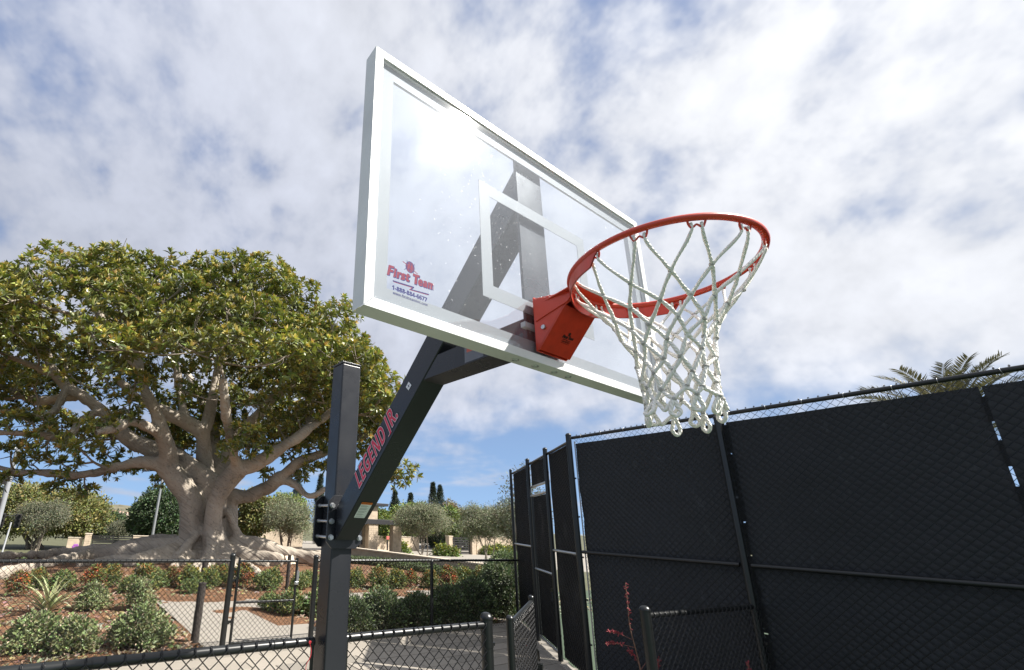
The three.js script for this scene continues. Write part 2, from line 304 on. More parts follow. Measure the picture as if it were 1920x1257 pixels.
// flat prints: canvas lettering on thin sheets
function print(w, h, draw, W = 512) {
  const c = document.createElement('canvas'); c.width = W; c.height = Math.round(W * h / w); const x = c.getContext('2d'); x.scale(W / 1000, W / 1000); draw(x, 1000 * h / w);
  const t = new THREE.CanvasTexture(c); t.colorSpace = THREE.SRGBColorSpace; t.magFilter = THREE.LinearFilter; t.anisotropy = 8; return t;
}
const printMat = (t, o = {}) => new THREE.MeshStandardMaterial({ map: t, transparent: true, roughness: 0.5, side: THREE.DoubleSide, ...o });
function logo(x, red, blue) {   // 1000 units wide, about 760 high
  x.lineCap = x.lineJoin = 'round';
  x.save(); x.translate(490, 125); x.rotate(0.12);
  x.fillStyle = red; x.strokeStyle = blue; x.lineWidth = 14;
  x.beginPath(); x.ellipse(0, 0, 88, 104, 0, 0, 7); x.fill(); x.stroke();
  x.lineWidth = 11; for (const k of [-0.55, 0, 0.55]) { x.beginPath(); x.moveTo(k * 150, -98); x.quadraticCurveTo(k * 50, 0, k * 190, 98); x.stroke(); }
  for (const k of [-0.4, 0.35]) { x.beginPath(); x.moveTo(-84, k * 100); x.quadraticCurveTo(0, k * 220, 84, k * 120); x.stroke(); }
  x.strokeStyle = red; x.lineWidth = 16; x.beginPath(); x.moveTo(-155, -35); x.lineTo(-90, -20); x.moveTo(90, 30); x.lineTo(165, 50); x.stroke(); x.restore();
  const word = (s, px, py, size, sk, st = 1) => { x.save(); x.translate(px, py); x.transform(st, -0.05, sk, 1, 0, 0); x.font = 'bold ' + size + 'px sans-serif'; x.strokeStyle = blue; x.lineWidth = 30; x.strokeText(s, 7, 8); x.strokeStyle = red; x.lineWidth = 13; x.strokeText(s, 0, 0); x.fillStyle = red; x.fillText(s, 0, 0); x.restore(); };
  word('F', 10, 420, 250, -0.16, 0.95); word('irst', 140, 418, 205, -0.14); word('T', 540, 402, 250, -0.08); word('eam', 655, 398, 205, -0.08, 0.88);
  x.strokeStyle = blue; x.lineWidth = 24; x.beginPath(); x.moveTo(150, 500); x.lineTo(570, 478); x.lineTo(505, 540); x.lineTo(890, 505); x.stroke();
  x.strokeStyle = red; x.lineWidth = 11; x.beginPath(); x.moveTo(160, 514); x.lineTo(540, 493); x.lineTo(485, 550); x.lineTo(880, 518); x.stroke();
  x.fillStyle = blue; x.font = 'bold 104px sans-serif'; x.strokeStyle = blue; x.lineWidth = 7; x.strokeText('1-888-884-6677', 130, 655); x.fillText('1-888-884-6677', 130, 655); x.font = 'bold 66px sans-serif'; x.fillText('www.firstteaminc.com', 150, 735);
}
const BB = { w: 1.524, h: 0.9135, y: 2.321, t: 0.058 };
{
  const board = sub('backboard', hoop), fw = 0.031, { w, h, y, t } = BB, zf = 0;
  // frame: four mitred rails with rounded edges
  const rail = (len) => { const s = new THREE.Shape([[-len / 2 + 0.0006, 0], [len / 2 - 0.0006, 0], [len / 2 - fw - 0.0006, fw], [-len / 2 + fw + 0.0006, fw]].map(([a, b]) => new THREE.Vector2(a, b))); return uvMetres(new THREE.ExtrudeGeometry(s, { depth: t - 0.004, bevelEnabled: true, bevelSize: 0.0018, bevelOffset: -0.0021, bevelThickness: 0.002, bevelSegments: 2 }).translate(0, 0, -t + 0.002)); };
  for (const [len, x, yy, a] of [[w, 0, y, 0], [w, 0, y + h, Math.PI], [h, -w / 2, y + h / 2, -Math.PI / 2], [h, w / 2, y + h / 2, Math.PI / 2]]) {
    const m = part('frame_rail', rail(len), M.frame, board); m.position.set(x, yy, zf + HZ); m.rotation.z = a;
  }
  const gw = w - 2 * fw + 0.012, gh = h - 2 * fw + 0.012, gy = y + h / 2;
  const speck = dataTex(1024, () => 1); { const d = speck.image.data, r = rng(31); d.fill(255); for (let k = 0; k < 420; k++) { const cl = r() < 0.7, cx = cl ? 150 + r() * 330 : r() * 1024, cy = cl ? 330 + r() * 640 : r() * 1024, len = 1 + Math.floor(r() * r() * 9), sl = (r() - 0.3) * 0.8, a = 90 + r() * 150; for (let q = 0; q < len; q++) { const xx = Math.round(cx + q * sl) & 1023, yy = Math.round(cy - q) & 1023, o = (yy * 1024 + xx) * 4; d[o] = Math.min(d[o], 255 - a); if (r() < 0.35) { const o2 = (yy * 1024 + ((xx + 1) & 1023)) * 4; d[o2] = Math.min(d[o2], 255 - a * 0.6); } } } speck.needsUpdate = true; }
  const glass = new THREE.MeshPhysicalMaterial({ color: lin(0.945, 0.965, 0.985), roughness: 0.042, transmission: 0.985, thickness: 0, ior: 1.52, transmissionMap: speck, specularIntensity: 1 });  // bluish tint and faint white opacity paint in a haze of reflected sky
  part('glass', new THREE.BoxGeometry(gw, gh, 0.010).translate(0, gy, -0.0095 + HZ), glass, board);
  // printed border and shooter's square on the back of the glass
  const zb = -0.0160 + HZ, bw = 0.050, iw = w - 2 * fw, ih = h - 2 * fw;
  for (const [a, b, x, yy] of [[iw, bw, 0, y + fw + bw / 2], [iw, bw, 0, y + h - fw - bw / 2], [bw, ih - 2 * bw, -iw / 2 + bw / 2, gy], [bw, ih - 2 * bw, iw / 2 - bw / 2, gy]]) part('border_line', boxGeo(a, b, 0.0016, x, yy, zb), M.border, board);
  const tw = 0.6096, th = 0.4572, lw = 0.050, ty = 2.502;
  for (const [a, b, x, yy] of [[tw, lw, 0, ty + lw / 2], [tw, lw, 0, ty + th - lw / 2], [lw, th - 2 * lw, -tw / 2 + lw / 2, ty + th / 2], [lw, th - 2 * lw, tw / 2 - lw / 2, ty + th / 2]]) part('target_line', boxGeo(a, b, 0.0016, x, yy, zb), M.border, board);
  const lg = print(1, 0.76, (x) => logo(x, '#8f0a30', '#1b1866'));
  part('logo_print', new THREE.PlaneGeometry(0.172, 0.1307).translate(-0.600, 2.452, -0.0149 + HZ), new THREE.MeshPhysicalMaterial({ map: lg, transparent: true, roughness: 1, specularIntensity: 0, side: THREE.DoubleSide }), board);
  for (const x of [0.0, 0.10, 0.2, 0.28]) part('frame_slot', new THREE.TorusGeometry(0.012, 0.003, 6, 16).rotateX(Math.PI / 2).scale(1, 1, 0.7).translate(x - 0.15, y - 0.0005, -0.030 + HZ), M.zinc, board);
  part('mount_bracket', hz(rbox(0.20, 0.02, 0.020, 0.003, 0, 2.462, -0.030)), M.paleTrim, board);
}
{
  // lettering along the arm's near side: 45 degree frame
  const t = print(0.50, 0.110, (x, hh) => {
    x.save(); x.transform(1, 0, -0.20, 1, 30, hh * 0.88); x.scale(0.90, 1.36); x.font = 'bold 185px sans-serif'; x.lineJoin = 'miter';
    const w = x.measureText('LEGEND JR.').width; x.scale(930 / 0.9 / w, 1);
    x.strokeStyle = '#15161c'; x.lineWidth = 24; x.strokeText('LEGEND JR.', 10, 0); x.strokeStyle = '#cfc6ca'; x.lineWidth = 10; x.strokeText('LEGEND JR.', 10, 0); x.fillStyle = '#d42346'; x.fillText('LEGEND JR.', 10, 0); x.restore();
  }, 1024);
  const s = Math.SQRT1_2, m = new THREE.Matrix4().makeBasis(V(0, s, s), V(0, s, -s), V(-1, 0, 0));
  const cz = -0.985, centre = V(-0.0652, cz + 3.128, cz);
  part('letter_print', hz(new THREE.PlaneGeometry(0.50, 0.110).applyMatrix4(m).translate(centre.x, centre.y, centre.z)), printMat(t, { roughness: 0.4 }), hoop);
  const st = print(1, 1, (x) => { x.fillStyle = '#e9e9ec'; x.fillRect(0, 0, 1000, 1000); x.strokeStyle = '#3a3d55'; x.lineWidth = 130; x.beginPath(); x.moveTo(200, 500); x.lineTo(800, 500); x.moveTo(500, 200); x.lineTo(500, 800); x.stroke(); }, 64);
  part('sticker', hz(new THREE.PlaneGeometry(0.03, 0.03).applyMatrix4(m).translate(-0.0652, 2.405, -0.716)), printMat(st), hoop);
  // warning label on the arm's underside (outward normal down and forward)
  const wl = print(0.066, 0.107, (x, hh) => {
    x.fillStyle = '#e8ece6'; x.beginPath(); x.roundRect(0, 0, 1000, hh, 60); x.fill(); x.fillStyle = '#e8781e'; x.beginPath(); x.roundRect(0, 0, 1000, 220, 60); x.fill(); x.fillStyle = '#1d1d1d'; x.font = 'bold 125px sans-serif'; x.fillText('WARNING', 240, 155);
    x.beginPath(); x.moveTo(60, 170); x.lineTo(130, 50); x.lineTo(200, 170); x.fill(); x.fillStyle = '#5c6a60'; const r = rng(8); for (let k = 0; k < 17; k++) if (k % 4 !== 3) x.fillRect(80, 320 + k * 72, 500 + 320 * r(), 22);
  }, 256);
  const m2 = new THREE.Matrix4().makeBasis(V(1, 0, 0), V(0, s, s), V(0, -s, s));
  part('warning_label', hz(new THREE.PlaneGeometry(0.066, 0.107).applyMatrix4(m2).translate(0.001, 3.025 - 1.171 - 0.0016, -1.171 + 0.0016)), printMat(wl), hoop);
  const st2 = print(1, 0.7, (x) => { x.fillStyle = 'rgba(150,150,160,0.55)'; x.fillRect(0, 0, 1000, 700); x.fillStyle = '#c25a4a'; x.fillRect(120, 80, 300, 200); }, 64);
  part('sticker', hz(new THREE.PlaneGeometry(0.10, 0.07).rotateY(-Math.PI / 2).translate(-0.0628, 2.452, -0.30)), printMat(st2), hoop);
}
// rim
const RIM = { y: 2.520, z: 0.375, r: 0.236, t: 0.0090 };
{
  const rim = sub('rim', hoop), { y, z, r, t } = RIM;
  part('ring', hz(new THREE.TorusGeometry(r, t, 14, 96).rotateX(Math.PI / 2).translate(0, y, z)), M.red, rim);
  // curved stiffening band under the back half of the ring, tapered at its ends
  const mb = new MB(), N = 64, a0 = Math.PI * 0.06, a1 = Math.PI * 0.94;   // angle from +x through -z
  for (let k = 0; k <= N; k++) {
    const a = lerp(a0, a1, k / N), e = Math.min(k / N, 1 - k / N), hgt = 0.010 + 0.034 * sstep(0.0, 0.05, e) + 0.012 * sstep(0.30, 0.46, e);
    const ca = Math.cos(a), sa = -Math.sin(a), ro = r + 0.004, ri = r - 0.001;
    mb.v(ro * ca, y, z + ro * sa, ca, 0, sa, k / 8, 0); mb.v(ro * ca, y - hgt, z + ro * sa, ca, 0, sa, k / 8, 0.1);
    mb.v(ri * ca, y - hgt, z + ri * sa, -ca, 0, -sa, k / 8, 0.2); mb.v(ri * ca, y, z + ri * sa, -ca, 0, -sa, k / 8, 0.3);
  }
  for (let k = 0; k < N; k++) { const a = k * 4, b = a + 4; mb.quad(a, a + 1, b + 1, b); mb.quad(a + 1, a + 2, b + 2, b + 1); mb.quad(a + 2, a + 3, b + 3, b + 2); }
  part('stiffening_band', hz(mb.build()), M.red, rim);
  // box bracket: back plate, top plate, two side cheeks and a sloping front
  part('back_plate', hz(rbox(0.158, 0.200, 0.006, 0.002, 0, 2.458, 0.0035)), M.red, rim);
  part('top_plate', hz(plateGeo([[-0.078, 0.004], [0.078, 0.004], [0.11, 0.185], [-0.11, 0.185]], 0.005).rotateX(Math.PI / 2).translate(0, y + 0.004, 0)), M.red, rim);
  for (const x of [-0.0785, 0.0785]) {
    part('cheek', hz(plateGeo([[0.004, 2.36], [0.014, 2.362], [0.118, 2.480], [0.150, 2.492], [0.160, 2.520], [0.004, 2.552]].map(([a, b]) => [a, b]), 0.005).rotateY(-Math.PI / 2).translate(x, 0, 0)), M.red, rim);
    part('fold', hz(plateGeo([[0.012, 2.462], [0.135, 2.489], [0.165, 2.516], [0.006, 2.545]], 0.006).rotateY(-Math.PI / 2).translate(x + Math.sign(x) * 0.004, 0, 0)), M.red, rim);
    part('bolt', hz(new THREE.CylinderGeometry(0.008, 0.008, 0.008, 6).rotateZ(Math.PI / 2).translate(x + Math.sign(x) * 0.006, 2.432, 0.040)), M.zinc, rim);
  }
  const fr = new MB(); { const a = V(0, 2.362, 0.014), b = V(0, 2.484, 0.122), n = V(0, -0.66, 0.75).normalize(), w = 0.081, th = 0.005; const g = new THREE.BoxGeometry(2 * w, a.distanceTo(b), th); const m = new THREE.Matrix4().makeBasis(V(1, 0, 0), b.clone().sub(a).normalize(), V(1, 0, 0).cross(b.clone().sub(a).normalize())); m.setPosition(a.clone().add(b).multiplyScalar(0.5)); fr.geom(g, m); const mk = print(1, 0.78, (x) => logo(x, '#1a0a08', '#1a0a08'), 128); part('front_plate', hz(fr.build()), M.red, rim); const pm = new THREE.PlaneGeometry(0.058, 0.045).applyMatrix4(m.clone().setPosition(a.clone().lerp(b, 0.40).addScaledVector(V(1, 0, 0).cross(b.clone().sub(a).normalize()), 0.0032).add(V(0.012, 0, 0)))); part('maker_print', hz(pm), printMat(mk), rim); }
  // wire hooks that hold the net
  for (let k = 0; k < 12; k++) {
    const a = (k + 0.5) / 12 * 2 * Math.PI, P = (da, dy, dr = 0) => V(Math.cos(a + da) * (r + dr), y + dy, z + Math.sin(a + da) * (r + dr));
    const pts = smooth([P(-0.085, -0.006), P(-0.075, -0.016, -0.004), P(-0.05, -0.026, -0.005), P(-0.025, -0.022, -0.005), P(0, -0.017, -0.005), P(0.025, -0.022, -0.005), P(0.05, -0.026, -0.005), P(0.075, -0.016, -0.004), P(0.085, -0.006)], 3);
    part('net_hook', hz(tubeGeo(pts, 0.0026, 6)), M.red, rim);
  }
}
// net: twenty-four cords laid as a diamond lattice, knotted where they cross
const net = thing('basketball_net', 'white braided cord net hanging from the red rim', 'basketball net', [0, RIM.y, RIM.z]);
{
  const r = rng(12);
  const rows = [[-0.026, 0.229], [-0.100, 0.176], [-0.155, 0.138], [-0.203, 0.112], [-0.248, 0.096], [-0.290, 0.087], [-0.331, 0.083], [-0.370, 0.082], [-0.404, 0.084]];
  const node = [];
  for (let k = 0; k < rows.length; k++) { node.push([]); for (let j = 0; j < 12; j++) { const a = (j + 0.5 + (k % 2) * 0.5) / 12 * 2 * Math.PI + (k > 1 ? (r() - 0.5) * (k > 4 ? 0.30 : 0.14) : 0), rr = rows[k][1] * (1 + (k > 1 ? (r() - 0.5) * 0.10 : 0)); node[k].push({ a, p: V(Math.cos(a) * rr, rows[k][0] + (k > 0 ? (r() - 0.5) * (k > 4 ? 0.022 : 0.014) : 0), Math.sin(a) * rr) }); } }
  for (let j = 0; j < 12; j++) for (const s of [0, 1]) {   // s = 0 runs anticlockwise down, 1 clockwise
    const pts = []; const h = node[0][j]; const da = s ? -0.05 : 0.05;
    pts.push(V(Math.cos(h.a + da) * 0.231, -0.012, Math.sin(h.a + da) * 0.231), V(Math.cos(h.a + da) * 0.229, -0.030, Math.sin(h.a + da) * 0.229));
    let jj = j;
    for (let k = 1; k < rows.length; k++) { jj = k % 2 ? (s ? (jj + 11) % 12 : jj) : (s ? jj : (jj + 1) % 12); pts.push(node[k][jj].p.clone().add(V((r() - 0.5) * 0.004, (r() - 0.5) * 0.004, (r() - 0.5) * 0.004))); }
    const full = smooth(pts, 6), n = full.length;
    for (let q = 2; q < n - 1; q++) full[q].add(V((r() - 0.5) * 0.0016, 0, (r() - 0.5) * 0.0016));
    part('cord', tubeGeo(full, (t) => lerp(0.0039, 0.0049, sstep(0.12, 0.35, t)) * (1 + 0.13 * Math.sin(t * 70 + j)), 8), M.cord, net);
  }
  const kn = new THREE.IcosahedronGeometry(1, 2);
  const knots = new MB();
  for (let k = 1; k < rows.length; k++) for (let j = 0; j < 12; j++) { const p = node[k][j].p, sz = k === 1 ? 0.0062 : 0.0070; knots.geom(kn, new THREE.Matrix4().compose(p, new THREE.Quaternion().setFromEuler(new THREE.Euler(r() * 3, r() * 3, r() * 3)), V(sz * 0.85, sz * 1.15, sz * 0.9))); }
  part('knots', knots.build(), M.cord, net, 'stuff');
  const K = rows.length - 1;
  for (let j = 0; j < 12; j++) {   // loose loops at the hem
    const a = node[K][j].p, aa = node[K][j].a, out = V(Math.cos(aa + (r() - 0.5) * 0.9), 0, Math.sin(aa + (r() - 0.5) * 0.9)), fl = -0.016 + r() * 0.050, dr = 0.034 + r() * 0.024, tw = (r() - 0.5) * 1.0;
    const sd = V(-Math.sin(aa + tw), 0, Math.cos(aa + tw)).multiplyScalar(0.011);
    const bot = a.clone().addScaledVector(out, fl).add(V(0, -dr, 0));
    const pts = smooth([a.clone(), a.clone().lerp(bot, 0.4).addScaledVector(sd, 0.55), a.clone().lerp(bot, 0.8).addScaledVector(sd, 0.95), bot.clone(), a.clone().lerp(bot, 0.78).addScaledVector(sd, -0.95), a.clone().lerp(bot, 0.4).addScaledVector(sd, -0.45), a.clone().add(V(0, 0.004, 0))], 5);
    part('hem_loop', tubeGeo(pts, 0.0050, 8), M.cord, net);
    const a2 = node[K][(j + 1) % 12].p;
    const mid = a.clone().lerp(a2, 0.5).add(V(0, -0.018 - r() * 0.022, 0)).addScaledVector(out, 0.01);
    if (j % 4 === 1) part('hem_loop', tubeGeo(smooth([a.clone(), a.clone().lerp(mid, 0.6), mid, a2.clone().lerp(mid, 0.6), a2.clone()], 5), 0.0048, 8), M.cord, net);
  }
}

// ---------------------------------------------------------------- chain link
const PITCH = 0.0355;
function chainMesh(mb, len, y0, y1, wr, sides, off, knuckle = 0.02, seed = 1) {   // in local x, y; z = off; woven from zigzag wires
  const n = Math.floor(len / PITCH), m = Math.round((y1 - y0) / PITCH), r = rng(seed);
  for (let i = 0; i < n; i++) {
    const pts = [];
    for (let k = 0; k <= m; k++) {
      const right = (k + i) % 2, x = (i + (right ? 1 : 0)) * PITCH + (right ? -1 : 1) * wr * 0.4, y = y0 + k * PITCH, z = off + (right ? wr : -wr) * 0.9;
      if (sides > 4 && k > 0 && k < m) { pts.push(V(x - (right ? 1 : -1) * 0.004, y - 0.005, z * 1 + 0), V(x, y, off + (right ? wr : -wr) * 1.3), V(x - (right ? 1 : -1) * 0.004, y + 0.005, z)); } else pts.push(V(x, y, z));
    }
    const last = pts[pts.length - 1], right = (m + i) % 2;
    if (knuckle) { pts.push(V(last.x + (right ? 0.004 : -0.004), last.y + knuckle * 0.6, off - 0.004), V(last.x + (right ? 0.003 : -0.003), last.y + knuckle, off - 0.012), V(last.x - (right ? 0.004 : -0.004), last.y + knuckle * 0.55, off - 0.02)); }
    mb.tube(pts, wr, sides, false, false);
  }
  return mb;
}
function domeCap(r, h, y) { const p = [[0, h], [r * 0.45, h * 0.93], [r * 0.78, h * 0.66], [r * 0.98, h * 0.25], [r * 1.06, 0], [r * 1.06, -0.012], [r, -0.014]].map(([a, b]) => new THREE.Vector2(a, b)); return new THREE.LatheGeometry(p, 24).translate(0, y, 0); }
function fencePost(parent, x, h, r, z = 0, bands = []) {
  const p = part('post', cyl(V(x, -0.05, z), V(x, h, z), r, 20), M.fence, parent);
  part('post_cap', domeCap(r, r * 0.75, h).translate(x, 0, z), M.fence, p);
  for (const y of bands) { const b = new MB(); b.geom(new THREE.CylinderGeometry(r + 0.0025, r + 0.0025, 0.022, 20, 1, true).translate(x, y, z)); b.box(0.030, 0.020, 0.012, x + r + 0.010, y, z); part('tension_band', b.build(), M.fence, p); }
  return p;
}
// a fence from a to b ([x, z]); local x runs along it
function fence(name, label, a, b, group) {
  const t = thing(name, label, 'fence', [a[0], 0, a[1]], -Math.atan2(b[1] - a[1], b[0] - a[0]), group);
  return [t, Math.hypot(b[0] - a[0], b[1] - a[1])];
}
// near low fence, left of the hoop post
{
  const [t, L] = fence('chain_link_fence', 'low black chain link fence in the foreground, left of the hoop post', [-3.2, -1.462], [-0.070, -1.462], 'low foreground fences');
  part('top_rail', cyl(V(0, 1.200, 0), V(L - 0.012, 1.200, 0), 0.0215, 18), M.fence, t);
  part('rail_sleeve', cyl(V(L - 1.02, 1.200, 0), V(L - 0.90, 1.200, 0), 0.0232, 18), M.fence, t);
  part('end_bar', boxGeo(0.018, 1.16, 0.006, L - 0.030, 0.62, 0.025), M.fence, t);
  fencePost(t, 0, 1.22, 0.03);
  part('chain_link_mesh', chainMesh(new MB(), L - 0.02, 0.03, 1.205, 0.0026, 5, 0.027, 0.024, 3).build(), M.wire, t, 'stuff');
  const r = rng(4); for (let k = 0; k < 8; k++) part('tie_wire', new THREE.TorusGeometry(0.0235, 0.0018, 6, 18).rotateY(Math.PI / 2).rotateZ((r() - 0.5) * 0.4).translate(0.2 + k * 0.38 + r() * 0.05, 1.2, 0), M.fence, t);
}
{
  const [t, L] = fence('chain_link_fence', 'low black chain link fence between the hoop post and the domed gate post', [0.070, -1.462], [1.150, -1.440], 'low foreground fences');
  part('top_rail', cyl(V(0.018, 1.200, 0), V(L - 0.035, 1.200, 0), 0.0215, 18), M.fence, t);
  part('end_bar', boxGeo(0.018, 1.16, 0.006, 0.030, 0.62, 0.025), M.fence, t);
  fencePost(t, L, 1.245, 0.038, 0, [1.085, 0.62, 0.2]);
  part('chain_link_mesh', chainMesh(new MB(), L - 0.05, 0.03, 1.205, 0.0026, 5, 0.027, 0.024, 5).build().translate(0.02, 0, 0), M.wire, t, 'stuff');
  const r = rng(9); for (let k = 0; k < 3; k++) part('tie_wire', new THREE.TorusGeometry(0.0235, 0.0018, 6, 18).rotateY(Math.PI / 2).rotateZ((r() - 0.5) * 0.4).translate(0.2 + k * 0.32, 1.2, 0), M.fence, t);
}
{
  const [t, L] = fence('chain_link_gate', 'open low black chain link gate leaf swung away beside the domed post', [1.325, -1.400], [2.33, -2.03]);
  fencePost(t, 0, 1.235, 0.024); fencePost(t, L, 1.235, 0.024);
  for (const y of [1.195, 0.10]) part('gate_rail', cyl(V(0.02, y, 0), V(L - 0.02, y, 0), 0.02, 14), M.fence, t);
  part('latch', new MB().box(0.05, 0.05, 0.06, L + 0.01, 0.70, 0.03).tube([V(L, 0.86, 0), V(L + 0.09, 0.80, 0.02), V(L + 0.12, 0.72, 0.02)], 0.010, 8).build(), M.fence, t);
  part('chain_link_mesh', chainMesh(new MB(), L - 0.02, 0.09, 1.20, 0.0026, 5, 0.024, 0.018, 6).build(), M.wire, t, 'stuff');
}
{
  const [t, L] = fence('chain_link_fence', 'low black chain link fence from the right domed post to the tall screened fence', [2.68, -1.235], [4.44, -1.118], 'low foreground fences');
  fencePost(t, 0, 1.245, 0.038, 0, [1.13, 1.02, 0.5]);
  part('top_rail', cyl(V(0.03, 1.200, 0), V(L, 1.200, 0), 0.0215, 16), M.fence, t);
  part('chain_link_mesh', chainMesh(new MB(), L - 0.05, 0.03, 1.205, 0.0026, 5, 0.027, 0.022, 7).build().translate(0.05, 0, 0), M.wire, t, 'stuff');
}
// middle low fence along the planting bed
const MIDZ = -6.03;
{
  const [t, L] = fence('chain_link_fence', 'long low black chain link fence in front of the planting bed, left of its gate', [-7.4, MIDZ], [0.90, MIDZ - 0.03], 'low fences along the planting bed');
  part('top_rail', cyl(V(0, 1.21, 0), V(L, 1.21, 0), 0.0215, 12), M.fence, t);
  for (const x of [0.3, 2.6, 4.9]) fencePost(t, x, 1.2, 0.026);
  fencePost(t, L, 1.285, 0.040, 0, [1.1, 0.75, 0.40]);
  part('chain_link_mesh', chainMesh(new MB(), L - 0.04, 0.04, 1.21, 0.0031, 4, 0.026, 0.022, 8).build(), M.wire, t, 'stuff');
}
{
  const [t, L] = fence('chain_link_gate', 'closed low black chain link gate at the garden path', [1.005, MIDZ - 0.03], [1.90, MIDZ]);
  const gr = 0.019;
  for (const x of [0, L]) part('gate_stile', cyl(V(x, 0.10, 0), V(x, 1.25, 0), gr, 12), M.fence, t);
  for (const y of [1.205, 0.66, 0.15]) part('gate_rail', cyl(V(0, y, 0), V(L, y, 0), gr * 0.9, 12), M.fence, t);
  part('latch', new MB().box(0.035, 0.16, 0.04, L + 0.015, 0.99, 0.02).tube([V(L + 0.015, 1.07, 0.02), V(L + 0.015, 1.12, 0.02)], 0.006, 8).build(), M.zinc, t);
  part('latch_cup', rbox(0.055, 0.05, 0.05, 0.01, L + 0.005, 0.90, 0.02), M.zinc, t);
  for (const y of [0.95, 0.42]) part('hinge', new MB().box(0.11, 0.03, 0.03, -0.045, y, 0.0).tube([V(-0.02, y - 0.04, 0.02), V(-0.02, y + 0.04, 0.02)], 0.012, 8).build(), M.fence, t);
  part('chain_link_mesh', chainMesh(new MB(), L - 0.01, 0.14, 1.215, 0.0031, 4, 0.022, 0.018, 9).build(), M.wire, t, 'stuff');
}
{
  const [t, L] = fence('chain_link_fence', 'low black chain link fence in front of the dark hedge, right of the hoop post', [2.22, MIDZ], [6.92, MIDZ + 0.02], 'low fences along the planting bed');
  part('top_rail', cyl(V(0, 1.21, 0), V(L, 1.21, 0), 0.0215, 12), M.fence, t);
  fencePost(t, 0, 1.27, 0.040, 0, [0.9]); fencePost(t, 2.36, 1.2, 0.030);
  part('chain_link_mesh', chainMesh(new MB(), L - 0.04, 0.04, 1.21, 0.0031, 4, 0.026, 0.022, 10).build().translate(0.03, 0, 0), M.wire, t, 'stuff');
}
// tall screened fence: fabric hung behind chain link, with a gap under the top rail
function screenGeo(len, y0, y1, z, seed, sag = 0.012, ux = 0) {
  const nx = Math.max(6, Math.round(len / 0.09)), ny = Math.round((y1 - y0) / 0.09), mb = new MB();
  for (let j = 0; j <= ny; j++) for (let i = 0; i <= nx; i++) { const x = i / nx * len, y = y0 + (y1 - y0) * j / ny; mb.v(x, y, z - sag * (0.9 + noise2(x * 1.7 + seed, y * 1.1) + 0.7 * noise2(x * 4.2 + y * 1.5 + seed, y * 3 - x) + 0.4 * noise2(x * 9 + seed, y * 8)), 0, 0, 1, x + ux - 0.06, y - 0.06); }
  for (let j = 0; j < ny; j++) for (let i = 0; i < nx; i++) { const a = j * (nx + 1) + i; mb.quad(a, a + 1, a + nx + 2, a + nx + 1); }
  const g = mb.build(); g.computeVertexNormals(); return g;
}
const TALL = 3.06;
{
  const dir = [-Math.sin(0.05), Math.cos(0.05)], len = 11.5, b = [FC[0] + dir[0] * len, FC[1] + dir[1] * len];
  const [t, L] = fence('screened_fence', 'tall black chain link fence with windscreen fabric running beside the court', FC, b);   // local +z points away from the court's camera side
  const posts = [0, 1.83, 4.35, 6.8, 9.2];
  posts.forEach((x, i) => fencePost(t, x, i ? TALL - 0.03 : 3.10, i ? 0.030 : 0.037, 0.034, i ? [2.2, 0.9] : [2.5, 2.0, 1.5, 1.0, 0.5]));
  part('top_rail', cyl(V(0.03, TALL, 0), V(L, TALL, 0), 0.0215, 14), M.fence, t);
  posts.slice(0, -1).forEach((x, i) => part('middle_rail', cyl(V(x + 0.05, 1.565, 0.026), V(posts[i + 1] - 0.05, 1.565, 0.026), 0.021, 14), M.fence, t));
  const seams = [[0.064, 1.862], [1.880, 3.545], [3.562, 5.7], [5.70, 7.8]];
  seams.forEach(([x0, x1], i) => part('windscreen', screenGeo(x1 - x0, 0.06, 2.975, -0.010, i * 7.7, 0.019, x0).translate(x0, 0, 0), M.screen, t));
  for (const [x, w] of [[1.871, 0.04], [3.553, 0.030]]) for (let k = 0; k < 9; k++) part('seam_tab', boxGeo(w, x > 3 ? 0.19 : k % 3 === 2 ? 0.30 : 0.34, 0.003, x, 0.16 + k * 0.33, -0.024), M.screen, t);
  part('chain_link_mesh', chainMesh(new MB(), 7.7, 0.06, TALL, 0.0027, 4, 0.0, 0.022, 11).build().translate(0.06, 0, 0), M.wire, t, 'stuff');
  part('tension_bar', boxGeo(0.016, 2.95, 0.005, 0.065, 1.53, 0.0), M.tie, t);
  const r = rng(3); for (let k = 0; k < 26; k++) part('tie_wire', new THREE.TorusGeometry(0.0228, 0.0018, 6, 16).rotateY(Math.PI / 2).rotateZ((r() - 0.5) * 0.5).translate(0.18 + k * 0.29 + r() * 0.05, TALL, 0), M.tie, t);
}
